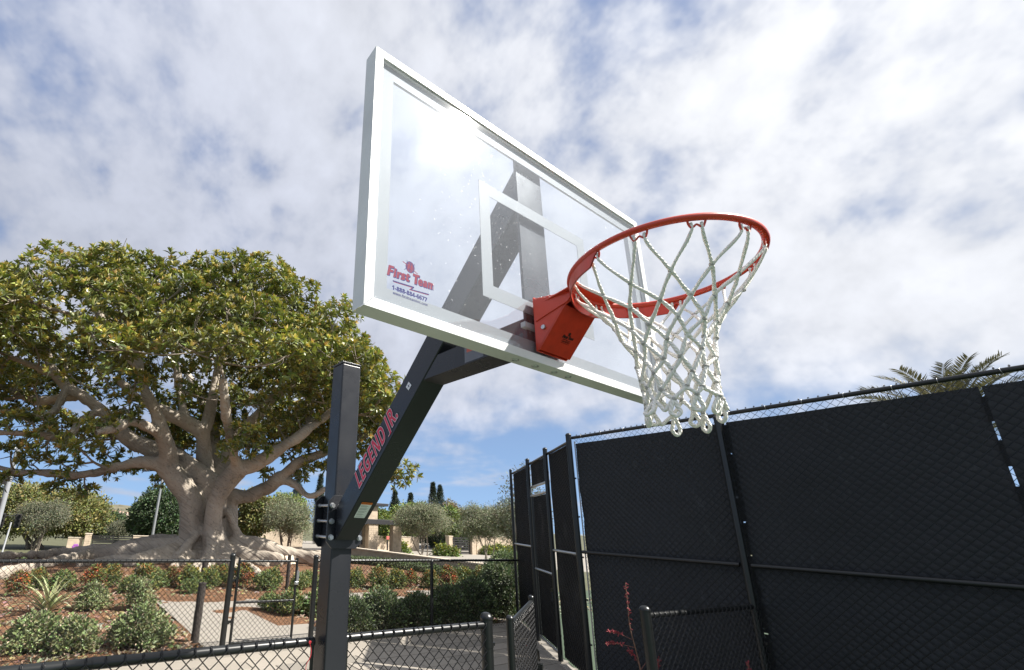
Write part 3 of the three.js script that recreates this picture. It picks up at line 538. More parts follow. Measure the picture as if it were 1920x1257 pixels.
{
  const [t, L] = fence('screened_fence', 'tall black screened fence with a gate, angled away beyond the corner post', FC, F3);
  const d1 = Math.hypot(F1[0] - FC[0], F1[1] - FC[1]), d2 = Math.hypot(F2[0] - FC[0], F2[1] - FC[1]);
  const xs = [d1, d2, L];
  xs.forEach((x, i) => fencePost(t, x, 3.10, i === 2 ? 0.030 : 0.036, -0.034, [2.72, 2.1, 1.5, 0.9, 0.35]));
  const bays = [[0.03, d1], [d1, d2], [d2, L]];
  bays.forEach(([a, b], i) => {
    part('top_rail', cyl(V(a + 0.03, 3.02, 0), V(b - 0.03, 3.02, 0), 0.0215, 12), M.fence, t);
    part('windscreen', screenGeo(b - a - 0.083, i === 1 ? 2.60 : 0.08, 3.00, 0.018, 20 + i * 5, 0.006).translate(a + 0.048, 0, 0), M.screenBrown, t);
    if (i !== 1) part('middle_rail', cyl(V(a + 0.04, 1.53, -0.026), V(b - 0.04, 1.53, -0.026), 0.020, 12), M.zinc, t);
    part('chain_link_mesh', chainMesh(new MB(), b - a - 0.12, i === 1 ? 2.60 : 0.08, 3.0, 0.0026, 4, 0.004, 0.02, 30 + i).build().translate(a + 0.07, 0, 0), M.wire, t, 'stuff');
  });
  // gate leaf in the middle bay
  const a = d1 + 0.07, b = d2 - 0.06;
  const leaf = sub('gate_leaf', t);
  for (const x of [a, b]) part('gate_stile', cyl(V(x, 0.08, 0), V(x, 2.42, 0), 0.020, 12), M.fence, leaf);
  for (const y of [2.42, 1.17, 0.10]) part('gate_rail', cyl(V(a, y, -0.018), V(b, y, -0.018), 0.021, 12), M.zinc, leaf);
  part('windscreen', screenGeo(b - a - 0.06, 0.12, 2.40, 0.018, 44, 0.006).translate(a + 0.03, 0, 0), M.screenBrown, leaf);
  part('chain_link_mesh', chainMesh(new MB(), b - a, 0.10, 2.42, 0.0026, 4, 0.004, 0, 35).build().translate(a, 0, 0), M.wire, leaf, 'stuff');
  part('latch', new MB().box(0.10, 0.05, 0.05, a - 0.02, 0.95, -0.05).tube([V(a - 0.02, 0.95, -0.06), V(a - 0.02, 0.80, -0.08)], 0.012, 8).build(), M.fence, leaf);
  part('gate_header', cyl(V(d1 + 0.03, 2.58, 0), V(d2 - 0.03, 2.58, 0), 0.022, 12), M.zinc, t);
}

// ---------------------------------------------------------------- foliage kit
// a leaf: folded blade of four triangles along +y, returned into a MB with a colour
function leaf(mb, base, dir, side, len, wid, col, fold = 0.25, droop = 0.15) {
  const n = V().crossVectors(side, dir).normalize();
  const at = (f, w, lift) => base.clone().addScaledVector(dir, len * f).addScaledVector(side, w * wid / 2).addScaledVector(n, wid * lift - len * droop * f * f);
  const o = mb.count, nl = n.clone().addScaledVector(side, -fold).normalize(), nr = n.clone().addScaledVector(side, fold).normalize();
  for (const [p, q] of [[base, n], [at(0.32, 0.92, fold), nl], [at(0.32, 0, 0), n], [at(0.32, -0.92, fold), nr], [at(0.68, 0.82, fold), nl], [at(0.68, 0, 0), n], [at(0.68, -0.82, fold), nr], [at(1, 0, 0), n]]) { mb.v(p.x, p.y, p.z, q.x, q.y, q.z, 0, 0); mb.c.push(...col); }
  for (const t of [[0, 1, 2], [0, 2, 3], [1, 4, 5], [1, 5, 2], [2, 5, 6], [2, 6, 3], [4, 7, 5], [5, 7, 6]]) mb.tri(o + t[0], o + t[1], o + t[2]);
}
function rosette(seed, n, len, wid, cols) {   // terminal rosette: leaves spiral round +y
  const mb = new MB(), r = rng(seed);
  for (let k = 0; k < n; k++) {
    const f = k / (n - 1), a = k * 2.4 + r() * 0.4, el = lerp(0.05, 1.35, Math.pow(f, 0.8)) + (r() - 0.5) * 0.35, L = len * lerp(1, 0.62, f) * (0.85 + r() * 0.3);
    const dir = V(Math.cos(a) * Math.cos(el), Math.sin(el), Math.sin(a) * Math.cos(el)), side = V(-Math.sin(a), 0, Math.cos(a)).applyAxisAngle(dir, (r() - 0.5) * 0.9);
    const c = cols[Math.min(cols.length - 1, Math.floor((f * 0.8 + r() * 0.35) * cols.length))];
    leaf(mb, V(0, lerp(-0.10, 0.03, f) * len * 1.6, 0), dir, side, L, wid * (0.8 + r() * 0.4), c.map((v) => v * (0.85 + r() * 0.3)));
  }
  return mb.build();
}
function spray(seed, n, spread, len, wid, cols, droop = 0) {   // a loose cluster of small leaves along short twigs
  const mb = new MB(), r = rng(seed);
  for (let k = 0; k < n; k++) {
    const p = V(r() - 0.5, (r() - 0.5) * 0.8, r() - 0.5).multiplyScalar(spread * 2 * Math.pow(r(), 0.3));
    const dir = V(r() - 0.5, r() - 0.35 - droop, r() - 0.5).add(p.clone().multiplyScalar(0.8 / spread)).normalize(), side = V(r() - 0.5, r() - 0.5, r() - 0.5).cross(dir).normalize();
    const c = cols[Math.floor(r() * cols.length)];
    leaf(mb, p, dir, side, len * (0.7 + r() * 0.6), wid * (0.7 + r() * 0.6), c.map((v) => v * (0.8 + r() * 0.4)));
  }
  return mb.build();
}
const leafMat = (rough = 0.5, cc = 0.3, tr = 0.22) => new THREE.MeshPhysicalMaterial({ color: 0xffffff, vertexColors: true, roughness: 0.9, clearcoat: cc, clearcoatRoughness: rough, transmission: tr, thickness: 0, side: THREE.DoubleSide });
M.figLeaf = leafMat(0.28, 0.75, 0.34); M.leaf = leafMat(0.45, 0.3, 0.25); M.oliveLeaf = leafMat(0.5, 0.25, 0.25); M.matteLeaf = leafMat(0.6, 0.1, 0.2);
function scatter(name, geo, mat, items, parent) {   // items: {p, q, s, c}
  const im = new THREE.InstancedMesh(geo, mat, items.length), m4 = new THREE.Matrix4(), c = new THREE.Color();
  items.forEach((it, k) => { m4.compose(it.p, it.q, typeof it.s === 'number' ? V(it.s, it.s, it.s) : it.s); im.setMatrixAt(k, m4); im.setColorAt(k, c.setRGB(...(it.c ?? [1, 1, 1]))); });
  im.name = name; im.castShadow = im.receiveShadow = true; im.userData.kind = 'stuff'; (parent ?? scene).add(im); return im;
}
const QY = V(0, 1, 0);
function towards(dir, spin) { return new THREE.Quaternion().setFromUnitVectors(QY, dir.clone().normalize()).multiply(new THREE.Quaternion().setFromAxisAngle(QY, spin)); }

// ---------------------------------------------------------------- the great fig tree
const LIMBS = [[[3.53,0.2,-18.88,0.63],[3.28,1.19,-18.8,0.55],[3.1,2.09,-18.8,0.49],[2.82,2.79,-18.86,0.43],[2.28,3.32,-18.95,0.38],[1.88,3.8,-18.97,0.34]],
 [[1.88,3.8,-18.97,0.32],[1.86,4.16,-18.74,0.28],[1.6,4.7,-18.55,0.25],[1.3,5.25,-18.39,0.23],[0.95,5.83,-18.25,0.19],[0.58,6.32,-18.13,0.16],[0.19,7.38,-18.61,0.15],[-0.41,8.17,-19.22,0.15],[-1.08,8.92,-19.88,0.13],[-1.75,10.21,-20.53,0.11],[-2.17,11,-20.91,0.09]],
 [[1.86,3.72,-18.98,0.23],[1.29,3.79,-19.1,0.19],[0.7,3.73,-19.35,0.17],[-0.07,3.42,-19.71,0.14],[-1.05,3.13,-20.21,0.12],[-2,3.19,-20.8,0.1],[-2.95,3.16,-21.39,0.08],[-3.6,3.27,-21.8,0.07],[-4.56,3.58,-22.4,0.06]],
 [[4.19,0.29,-18.94,0.6],[4.13,1.61,-19.1,0.53],[4.01,2.67,-19.05,0.49],[3.46,3.35,-19.16,0.42],[2.7,3.88,-19.4,0.38],[2.01,4.21,-19.71,0.33],[1.31,4.47,-20.03,0.29],[0.64,4.71,-20.33,0.27],[0.21,5.03,-20.48,0.24],[-0.71,5.94,-20.94,0.21],[-1.29,6.33,-21.18,0.2],[-2.12,6.86,-21.58,0.18],[-2.62,7.25,-21.78,0.13],[-3.34,7.49,-22.11,0.11],[-4.38,7.88,-22.64,0.09]],
 [[4.2,1.17,-19.88,0.5],[3.96,2.69,-20.03,0.42],[3.71,3.81,-20.07,0.33],[3.49,4.72,-20.09,0.29],[3.33,5.28,-19.95,0.28],[3.04,5.54,-19.89,0.28],[2.52,5.81,-19.98,0.24],[2.07,5.93,-20.03,0.23],[1.4,6.21,-20.21,0.18],[0.57,6.59,-20.5,0.15],[-0.28,7.24,-20.9,0.12]],
 [[3.36,5.35,-19.93,0.24],[3.48,5.92,-20.09,0.22],[3.59,6.97,-20.26,0.2],[3.69,8.34,-20.43,0.18],[3.87,10.06,-20.56,0.13],[4.21,11.33,-20.46,0.11],[4.4,12.61,-20.46,0.08]],
 [[4.06,0.36,-18.08,0.53],[3.79,1.62,-18.01,0.37],[3.78,2.42,-17.9,0.33],[3.95,3.1,-17.68,0.32],[4.29,3.64,-17.23,0.27],[4.84,3.91,-16.77,0.25],[5.35,4.38,-16.33,0.21],[6.03,4.97,-15.79,0.17],[6.71,5.66,-15.37,0.13],[7.4,6.36,-14.94,0.11],[8.11,6.96,-14.49,0.09]],
 [[4.75,0.39,-19.06,0.48],[4.79,1.63,-19.39,0.45],[4.75,2.62,-19.54,0.37],[4.86,2.73,-19.35,0.28],[5.35,2.75,-18.92,0.25],[5.87,3.07,-18.48,0.24],[6.25,3.4,-18.13,0.21],[6.66,3.93,-17.76,0.18],[7.06,4.29,-17.5,0.16],[7.64,4.61,-17.02,0.14],[8.35,5.03,-16.46,0.12],[9.32,5.55,-15.86,0.09],[10.24,5.93,-15.16,0.07]],
 [[6.25,3.4,-18.13,0.14],[6.69,3.43,-17.73,0.1],[7,3.23,-17.54,0.09],[7.27,2.88,-17.25,0.08],[7.65,2.9,-17.02,0.07],[7.96,3.16,-16.82,0.06],[8.49,3.3,-16.49,0.05],[9.58,3.73,-15.7,0.05],[10.63,4.12,-15.04,0.04]],
 [[4.14,2.69,-19.68,0.32],[4.42,3.87,-19.98,0.28],[4.78,5.13,-20.11,0.25],[5.28,5.94,-20.03,0.23],[5.78,6.65,-19.84,0.2],[6.22,7.41,-19.68,0.19],[6.83,8.04,-19.42,0.18],[7.73,8.39,-18.97,0.14],[8.76,8.92,-18.45,0.11],[9.76,9.26,-17.82,0.08]],
 [[6.67,5.48,-15.98,0.11],[6.57,6.42,-16.05,0.1],[6.48,7.37,-16.1,0.09],[6.19,8.29,-16.28,0.08],[5.67,9.18,-16.6,0.07],[4.96,10.12,-17.05,0.06]],
 [[1.88,4.19,-18.97,0.17],[1.47,4.72,-18.52,0.15],[0.86,4.97,-17.95,0.12],[0.25,4.99,-17.39,0.11],[-0.34,4.62,-16.82,0.09],[-0.85,4.29,-16.55,0.07]],
 [[-0.71,5.94,-20.94,0.13],[-1.38,5.23,-20.41,0.12],[-1.65,4.5,-19.76,0.11],[-2.51,4.49,-19.94,0.1],[-3.27,4.46,-20.18,0.08],[-3.75,4.43,-20.36,0.08],[-4.42,4.58,-20.54,0.06]],
 [[-2.12,6.86,-21.58,0.13],[-2.4,5.39,-20.46,0.1],[-2.88,5.18,-20.29,0.1],[-3.8,5.24,-20.63,0.08],[-4.66,5.41,-20.93,0.06]],
 [[-1.62,6.7,-22.33,0.16],[-2.41,6.65,-23.41,0.17],[-3.19,6.49,-24.02,0.17],[-4.04,6.79,-24.67,0.16],[-4.8,7.18,-25.26,0.15],[-6,7.71,-26.12,0.12]],
 [[-2.08,6.97,-22.03,0.14],[-2.84,7.77,-22.74,0.12],[-3.46,9.04,-23.24,0.12],[-3.78,9.82,-23.56,0.11],[-4.16,10.96,-23.92,0.09]],
 [[-3.43,8.91,-23.23,0.1],[-3.71,8.82,-23.4,0.1],[-4.42,9.55,-23.73,0.08],[-5.33,9.84,-24.3,0.07]],
 [[0.21,7.4,-18.83,0.13],[-0.02,8.55,-19.21,0.11],[-0.15,8.86,-19.29,0.1],[-0.66,9.8,-19.73,0.08]],
 [[2.52,5.81,-19.98,0.16],[2.12,7.56,-20.7,0.15],[1.7,9.48,-21.32,0.13],[1.33,11.12,-21.67,0.1],[1.04,12.73,-21.97,0.08]],
 [[4.29,3.64,-17.23,0.17],[3.73,4.34,-16.4,0.14],[3.19,4.95,-15.56,0.13],[2.81,5.54,-14.85,0.1],[2.49,6.35,-14.46,0.08]],
 [[4.08,3.42,-20.66,0.34],[4.34,4.77,-21.91,0.28],[4.59,6.31,-23.17,0.25],[4.04,7.96,-24.69,0.21],[3.27,9.77,-26.36,0.16]],
 [[4.08,3.42,-20.66,0.29],[5.17,4.89,-22.11,0.24],[6.7,6.31,-23.03,0.2],[8.22,7.48,-23.27,0.15]],
 [[3.78,3.4,-20.85,0.29],[3.15,4.78,-23.36,0.24],[1.85,6.05,-26.06,0.2],[0.31,7.06,-28.2,0.15]]];
const ROOTS = [[[3.1,0.68,-18.92,0.33],[2.48,0.5,-18.6,0.24],[1.93,0.43,-18,0.17],[1.29,0.35,-17.45,0.13],[0.89,0.26,-16.99,0.09]],
 [[3.31,0.78,-19.02,0.34],[2.41,0.66,-19.46,0.29],[1.57,0.58,-19.99,0.27],[0.76,0.41,-20.38,0.23],[-0.01,0.26,-20.62,0.18],[-0.88,0.2,-18.94,0.15],[-1.71,0.2,-17.06,0.13],[-2.34,0.2,-15.33,0.1]],
 [[2.91,0.82,-20.1,0.26],[1.86,0.69,-21.1,0.22],[0.57,0.43,-21.67,0.15],[-0.88,0.27,-22.34,0.11],[-1.91,0.2,-21.82,0.1],[-2.83,0.2,-20.98,0.1]],
 [[3.4,0.34,-18.26,0.32],[2.91,0.29,-17.74,0.23],[2.53,0.2,-17.14,0.15],[1.96,0.2,-15.07,0.08]],
 [[3.77,0.38,-17.79,0.32],[3.56,0.2,-17.08,0.19],[2.89,0.2,-15.28,0.1],[2.25,0.2,-13.58,0.05]],
 [[4.14,0.39,-17.68,0.32],[4.23,0.32,-16.91,0.21],[4.52,0.27,-16.26,0.15],[4.48,0.2,-14.76,0.12],[4.03,0.2,-12.61,0.08]],
 [[4.56,0.55,-18.12,0.33],[5.03,0.49,-17.59,0.25],[5.62,0.51,-16.87,0.18],[6.07,0.47,-16.36,0.16]],
 [[4.86,0.83,-18.52,0.34],[5.5,0.82,-18.12,0.28],[6.06,0.73,-17.78,0.26],[6.52,0.61,-17.49,0.21],[7.21,0.55,-16.94,0.17],[8.03,0.51,-16.19,0.15],[8.69,0.49,-15.66,0.08]],
 [[2.92,0.52,-18.43,0.2],[2.04,0.34,-18.05,0.15],[1.17,0.27,-18,0.13],[0.39,0.2,-18.48,0.11],[-0.45,0.2,-17.33,0.1]],
 [[4.12,0.33,-17.22,0.18],[4.19,0.2,-16.23,0.11],[3.86,0.2,-14.51,0.07],[3.23,0.2,-12.76,0.04]],
 [[2.04,0.42,-18.16,0.14],[1.76,0.2,-17.8,0.09],[1.11,0.2,-15.81,0.07]]];
const LOWCLUMPS = [[3.69,4.72,-15.48,0.66],[3.3,4,-15.49,0.45],[4.31,4.33,-15.68,0.51],[5.46,5.46,-16.73,0.79],[5.98,5.62,-15.82,0.73],[6.88,6.44,-15.85,0.76],[7.84,7.32,-15.84,0.83],[9.06,8.27,-15.67,0.86],[9.69,7.55,-15.27,0.81],[10.01,6.6,-15.07,0.65],[7.25,4.81,-16.8,0.64],[8.08,5.41,-16.98,0.8],[6.7,4.68,-18.32,0.67],[6.19,3.76,-19.34,0.43],[7.01,3.61,-17.65,0.37],[7.53,3.97,-17.21,0.46],[8.12,3.99,-16.61,0.46],[8.76,4.7,-16.21,0.6],[9.54,4.97,-15.72,0.6],[10.16,5.22,-15.22,0.51],[10.77,4.01,-14.96,0.55],[10.5,3.55,-15.12,0.36],[-2.19,4.12,-19.15,0.69],[-1.18,3.92,-18.05,0.67],[-1.53,3.33,-19.21,0.5],[-2.57,3.43,-20.57,0.56],[-3.34,3.79,-21.05,0.69],[-3.24,2.84,-21.58,0.41],[-1.16,2.88,-20.87,0.46],[-0.68,2.63,-20.33,0.33],[-1.72,2.62,-20.63,0.32],[0.17,3.36,-20.03,0.42],[0.92,3.74,-21.22,0.41],[-0.2,4.14,-20.85,0.57],[-2.84,4.86,-19.56,0.66],[-3.66,4.82,-20.07,0.66],[-0.87,4.59,-17.15,0.55],[-0.19,5.52,-17.43,0.62],[0.08,4.98,-17.5,0.42],[1.58,3.83,-23.16,0.45],[2.31,3.38,-22.83,0.35],[3.25,5.07,-23.42,0.59],[3.57,4.34,-23.81,0.49],[2.61,6.21,-24.41,0.77],[4.61,7.17,-23.16,0.73],[5.45,6.54,-23.81,0.75],[-3.97,6.57,-23.8,0.7],[-2.45,5.89,-24.03,0.63],[6.05,4.39,-21.32,0.52],[6.94,5.05,-21.7,0.65],[1.62,5.05,-25.02,0.6],[-0.14,6.24,-27.3,0.69],[9.13,6.31,-15.62,0.7],[9.75,5.79,-15.47,0.61],[8.76,5.85,-16.09,0.65],[9.47,7,-15.77,0.72],[8.13,6.41,-15.77,0.64],[9.97,4.75,-15.33,0.5],[2.96,5.94,-15.23,0.5],[3.85,5.78,-15.15,0.51],[1.57,5.96,-15.63,0.41],[0.01,6.26,-16.6,0.49],[-1.07,6.56,-17.51,0.54],[-2.25,6.76,-18.48,0.51],[4.77,6.39,-15.28,0.53],[5.89,6.49,-15.29,0.51],[-3.12,6.16,-19.26,0.51]];

{
  const base = V(3.96, 0.2, -18.85);
  const fig = thing('fig_tree', 'huge spreading fig tree with pale trunk and buttress roots behind the fence', 'tree', base.toArray());
  const r = rng(2024);
  const limbs = LIMBS.map((l) => { const P = smooth(l.map((p) => V(p[0], p[1], p[2])), 4), R = []; for (let k = 0; k < P.length; k++) { const f = k / 4, i = Math.min(l.length - 2, Math.floor(f)); R.push(lerp(l[i][3], l[i + 1][3], f - i)); } return { P, R }; });
  // trunk, main limbs and roots: smooth union of tapered capsules on a grid
  const RES = 150, half = 6.6, cen = V(3.2, 5.2, -18.7), step = 2 * half / (RES - 1);
  const mc = new MarchingCubes(RES, M.bark, false, false, 400000);
  const acc = new Float32Array(RES * RES * RES), K = 20;
  const stamp = (a, b, ra, rb, root) => {
    const m = Math.max(ra, rb) + 0.75, lo = [0, 1, 2].map((q) => Math.max(0, Math.floor((Math.min(a.getComponent(q), b.getComponent(q)) - m - (root && q === 1 ? 1 : 0) - cen.getComponent(q) + half) / step))), hi = [0, 1, 2].map((q) => Math.min(RES - 1, Math.ceil((Math.max(a.getComponent(q), b.getComponent(q)) + m - cen.getComponent(q) + half) / step)));
    const bx = b.x - a.x, by = b.y - a.y, bz = b.z - a.z, bb = bx * bx + by * by + bz * bz + 1e-9;
    for (let k = lo[2]; k <= hi[2]; k++) for (let j = lo[1]; j <= hi[1]; j++) for (let i = lo[0]; i <= hi[0]; i++) {
      const x = cen.x - half + i * step, y = cen.y - half + j * step, z = cen.z - half + k * step;
      let t = ((x - a.x) * bx + (y - a.y) * by + (z - a.z) * bz) / bb; t = t < 0 ? 0 : t > 1 ? 1 : t;
      const dx = x - a.x - bx * t; let dy = y - a.y - by * t; const dz = z - a.z - bz * t; if (root && dy < 0) dy *= 0.45;
      const d = Math.sqrt(dx * dx + dy * dy + dz * dz) - (ra + (rb - ra) * t);
      if (d < 0.9) acc[k * RES * RES + j * RES + i] += Math.exp(-K * d);
    }
  };
  limbs.forEach(({ P, R }) => { for (let k = 0; k < P.length - 1; k++) { const q = (y, v) => v * lerp(0.80, 1, sstep(1.2, 4.0, y)); stamp(P[k], P[k + 1], q(P[k].y, R[k]), q(P[k + 1].y, R[k + 1]), false); } });
  ROOTS.forEach((l) => { const P = smooth(l.map((p) => V(p[0] + (r() - 0.5) * 0.05, p[1], p[2])), 3); for (let k = 0; k < P.length - 1; k++) { const f = k / 3, i = Math.min(l.length - 2, Math.floor(f)); stamp(P[k], P[k + 1], lerp(l[i][3], l[i + 1][3], f - i), lerp(l[i][3], l[i + 1][3], f - i + 0.33), true); } });
  for (let a = 0; a < 11; a++) {   // buttress flutes round the foot
    const an = a / 11 * 6.283 + r() * 0.3, up = 0.5 + r() * 1.3, rr = 0.7 + r() * 0.7;
    stamp(V(3.95 + Math.cos(an) * 0.55, 0.4 + up, -18.75 + Math.sin(an) * 0.55), V(3.95 + Math.cos(an) * (1.1 + rr * 0.5), 0.35, -18.75 + Math.sin(an) * (1.1 + rr * 0.5)), 0.16, 0.20, true);
    stamp(V(3.95 + Math.cos(an) * 1.4, 0.35, -18.75 + Math.sin(an) * 1.4), V(3.95 + Math.cos(an + 0.2) * (1.8 + rr), 0.18, -18.75 + Math.sin(an + 0.2) * (1.8 + rr)), 0.19, 0.10, true);
  }
  for (let q = 0; q < acc.length; q++) { const s = acc[q]; const k = Math.floor(q / (RES * RES)), j = Math.floor(q / RES) % RES, i = q % RES; mc.field[q] = s > 1e-6 ? Math.log(s) / K + 0.05 * noise3(i * 0.19, j * 0.045, k * 0.19) + 0.035 * noise3(i * 0.42, j * 0.10, k * 0.42) : -0.8; }
  mc.isolation = 0; mc.update();
  const cnt = mc.count, pos = mc.positionArray.slice(0, cnt * 3), nor = mc.normalArray.slice(0, cnt * 3), uv = new Float32Array(cnt * 2);
  for (let q = 0; q < cnt; q++) { const x = pos[q * 3] * half + cen.x, y = pos[q * 3 + 1] * half + cen.y, z = pos[q * 3 + 2] * half + cen.z; pos[q * 3] = x - base.x; pos[q * 3 + 1] = y - base.y; pos[q * 3 + 2] = z - base.z; const l = Math.hypot(nor[q * 3], nor[q * 3 + 1], nor[q * 3 + 2]) || 1; for (let w = 0; w < 3; w++) nor[q * 3 + w] /= l; uv[q * 2] = (x * 0.85 - z * 0.53 + 0.3 * y); uv[q * 2 + 1] = y + (x * 0.53 + z * 0.85) * 0.5; }
  const tg = new THREE.BufferGeometry(); tg.setAttribute('position', new THREE.BufferAttribute(pos, 3)); tg.setAttribute('normal', new THREE.BufferAttribute(nor, 3)); tg.setAttribute('uv', new THREE.BufferAttribute(uv, 2));
  const trunk = part('trunk', tg, M.bark, fig);
  // limbs beyond the grid and the thinner ends, one tube each
  const inGrid = (p, m) => Math.abs(p.x - cen.x) < half - m && Math.abs(p.y - cen.y) < half - m && Math.abs(p.z - cen.z) < half - m;
  limbs.forEach(({ P, R }) => {
    let s = P.findIndex((p, k) => !inGrid(p, 0.35) || R[k] < 0.13); if (s < 0) return; s = Math.max(0, s - 1);
    if (P.length - s < 3) return;
    const Q = P.slice(s).map((p) => p.clone().sub(base)), RR = R.slice(s);
    part('limb', tubeGeo(Q, (t) => { const f = t * (RR.length - 1), i = Math.min(RR.length - 2, Math.floor(f)); return lerp(RR[i], RR[i + 1], f - i) * 1.02 + 0.012; }, 10, false), M.bark, fig);
  });
  ROOTS.forEach((l) => { const e = l.map((p) => V(p[0], p[1], p[2])); if (e.every((p) => inGrid(p, 0.1))) return; const P = smooth(e, 4); const s = Math.max(0, P.findIndex((p) => !inGrid(p, 0.2)) - 1); const Q = P.slice(s).map((p) => p.sub(base)); if (Q.length > 2) part('root', tubeGeo(Q, (t) => lerp(l[Math.floor(s / 4)]?.[3] ?? 0.12, l[l.length - 1][3], t) * 1.05, 10), M.bark, fig); });
  // leaf clumps
  const clumps = [], C = V(0.89, 5.1, -19.6), A = 10.5, Bv = 7.0, DD = 6.0;   // crown wide across the view, shallower in depth
  const ok = (p, d) => clumps.every((c) => c.p.distanceToSquared(p) > d * d);
  for (let k = 0; k < 5200 && clumps.length < 430; k++) {
    const u = r() * 2 - 1, a = r() * 6.2832, sh = Math.pow(r(), 0.28), up = u * 0.5 + 0.47;
    const dir = V(Math.cos(a) * Math.sqrt(Math.max(0, 1 - up * up)), up, Math.sin(a) * Math.sqrt(Math.max(0, 1 - up * up)));
    const rad = lerp(0.66, 0.985, sh) * (1 + 0.15 * noise3(dir.x * 3.4 + 5, dir.y * 3.4, dir.z * 3.4));
    const la = dir.x * A * rad, de = dir.z * DD * rad, p = V(C.x + 0.848 * la + 0.529 * de, C.y + dir.y * Bv * rad * (1 - 0.20 * sstep(1, 9, -la)) * (1 + 0.05 * Math.exp(-((la + 1.5) ** 2) / 4)), C.z + 0.529 * la - 0.848 * de);
    const front = -de;
    if (p.y < 5.4 + (front > 0 ? 1.3 * sstep(0, 4, front) : 0)) continue;
    if (noise3(p.x * 0.42 + 9, p.y * 0.55, p.z * 0.42) < -0.30 + (p.y > 10.5 ? -0.25 : 0)) continue;
    if (p.x < -13 || !ok(p, 0.98)) continue;
    clumps.push({ p, r: 0.66 + r() * 0.44, out: dir });
  }
  LOWCLUMPS.forEach((c) => { const p = V(c[0], c[1], c[2]); clumps.push({ p, r: c[3] * 1.05, out: p.clone().sub(V(3, 4.5, -19)).normalize() }); });
  // twigs from the nearest limb
  const nodes = []; limbs.forEach(({ P, R }) => P.forEach((p, k) => { if (R[k] < 0.34) nodes.push({ p, r: R[k] }); }));
  const tw = new MB();
  clumps.forEach((c) => {
    let best = null, bd = 1e9; for (const n of nodes) { const d = n.p.distanceToSquared(c.p) * (n.p.y > c.p.y + 0.3 ? 2.2 : 1); if (d < bd) { bd = d; best = n; } }
    const a = best.p, b = c.p, d = a.distanceTo(b); if (d < 0.25) return;
    const mid = a.clone().lerp(b, 0.5).add(V((r() - 0.5) * d * 0.25, -0.10 * d + r() * 0.1, (r() - 0.5) * d * 0.25)), r0 = Math.min(best.r * 0.7, 0.030 + d * 0.018);
    const P = smooth([a, mid, b], 5).map((p) => p.sub(base)); tw.tube(P, (t) => lerp(r0, 0.022, t), 6, false, false);
    for (let k = 0; k < 4; k++) { const e = c.p.clone().add(V(r() - 0.5, r() - 0.35, r() - 0.5).multiplyScalar(c.r * 1.5)); tw.tube(smooth([mid.clone().lerp(b, 0.5 + r() * 0.5), c.p.clone().lerp(e, 0.4).add(V(0, -0.08, 0)), e], 3).map((p) => p.sub(base)), (t) => lerp(0.022, 0.010, t), 5, false, false); }
    nodes.push({ p: mid.clone(), r: r0 * 0.9 });
  });
  part('twigs', tw.build(), M.bark, fig, 'stuff');
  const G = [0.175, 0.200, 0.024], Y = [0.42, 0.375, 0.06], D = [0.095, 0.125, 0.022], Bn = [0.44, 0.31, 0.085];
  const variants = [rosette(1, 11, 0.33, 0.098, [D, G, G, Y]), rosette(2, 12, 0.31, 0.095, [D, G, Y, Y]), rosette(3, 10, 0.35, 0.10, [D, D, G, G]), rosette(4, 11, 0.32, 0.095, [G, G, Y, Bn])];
  const items = variants.map(() => []);
  clumps.forEach((c) => {
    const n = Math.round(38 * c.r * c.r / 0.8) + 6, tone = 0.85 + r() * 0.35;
    for (let k = 0; k < n; k++) {
      const d = V(r() * 2 - 1, r() * 2 - 1, r() * 2 - 1); if (d.lengthSq() > 1) { k--; continue; }
      d.normalize(); if (d.y < -0.35 && r() < 0.7) d.y *= -0.6;
      const rad = c.r * lerp(0.62, 1.08, Math.sqrt(r())), p = V(c.p.x + d.x * rad, c.p.y + d.y * rad * 0.72, c.p.z + d.z * rad).sub(base);
      const dir = d.clone().multiplyScalar(0.9).addScaledVector(c.out, 0.35).add(V(0, 0.55, 0)).add(V(r() - 0.5, r() - 0.5, r() - 0.5).multiplyScalar(0.7));
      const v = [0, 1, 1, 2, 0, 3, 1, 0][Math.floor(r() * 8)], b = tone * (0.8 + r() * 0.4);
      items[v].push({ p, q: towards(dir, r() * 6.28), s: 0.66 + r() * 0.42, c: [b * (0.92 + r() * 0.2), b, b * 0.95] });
    }
  });
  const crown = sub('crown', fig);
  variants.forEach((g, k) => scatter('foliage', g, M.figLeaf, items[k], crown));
  console.log('fig', clumps.length, items.map((i) => i.length), 'trunk verts', cnt);
}

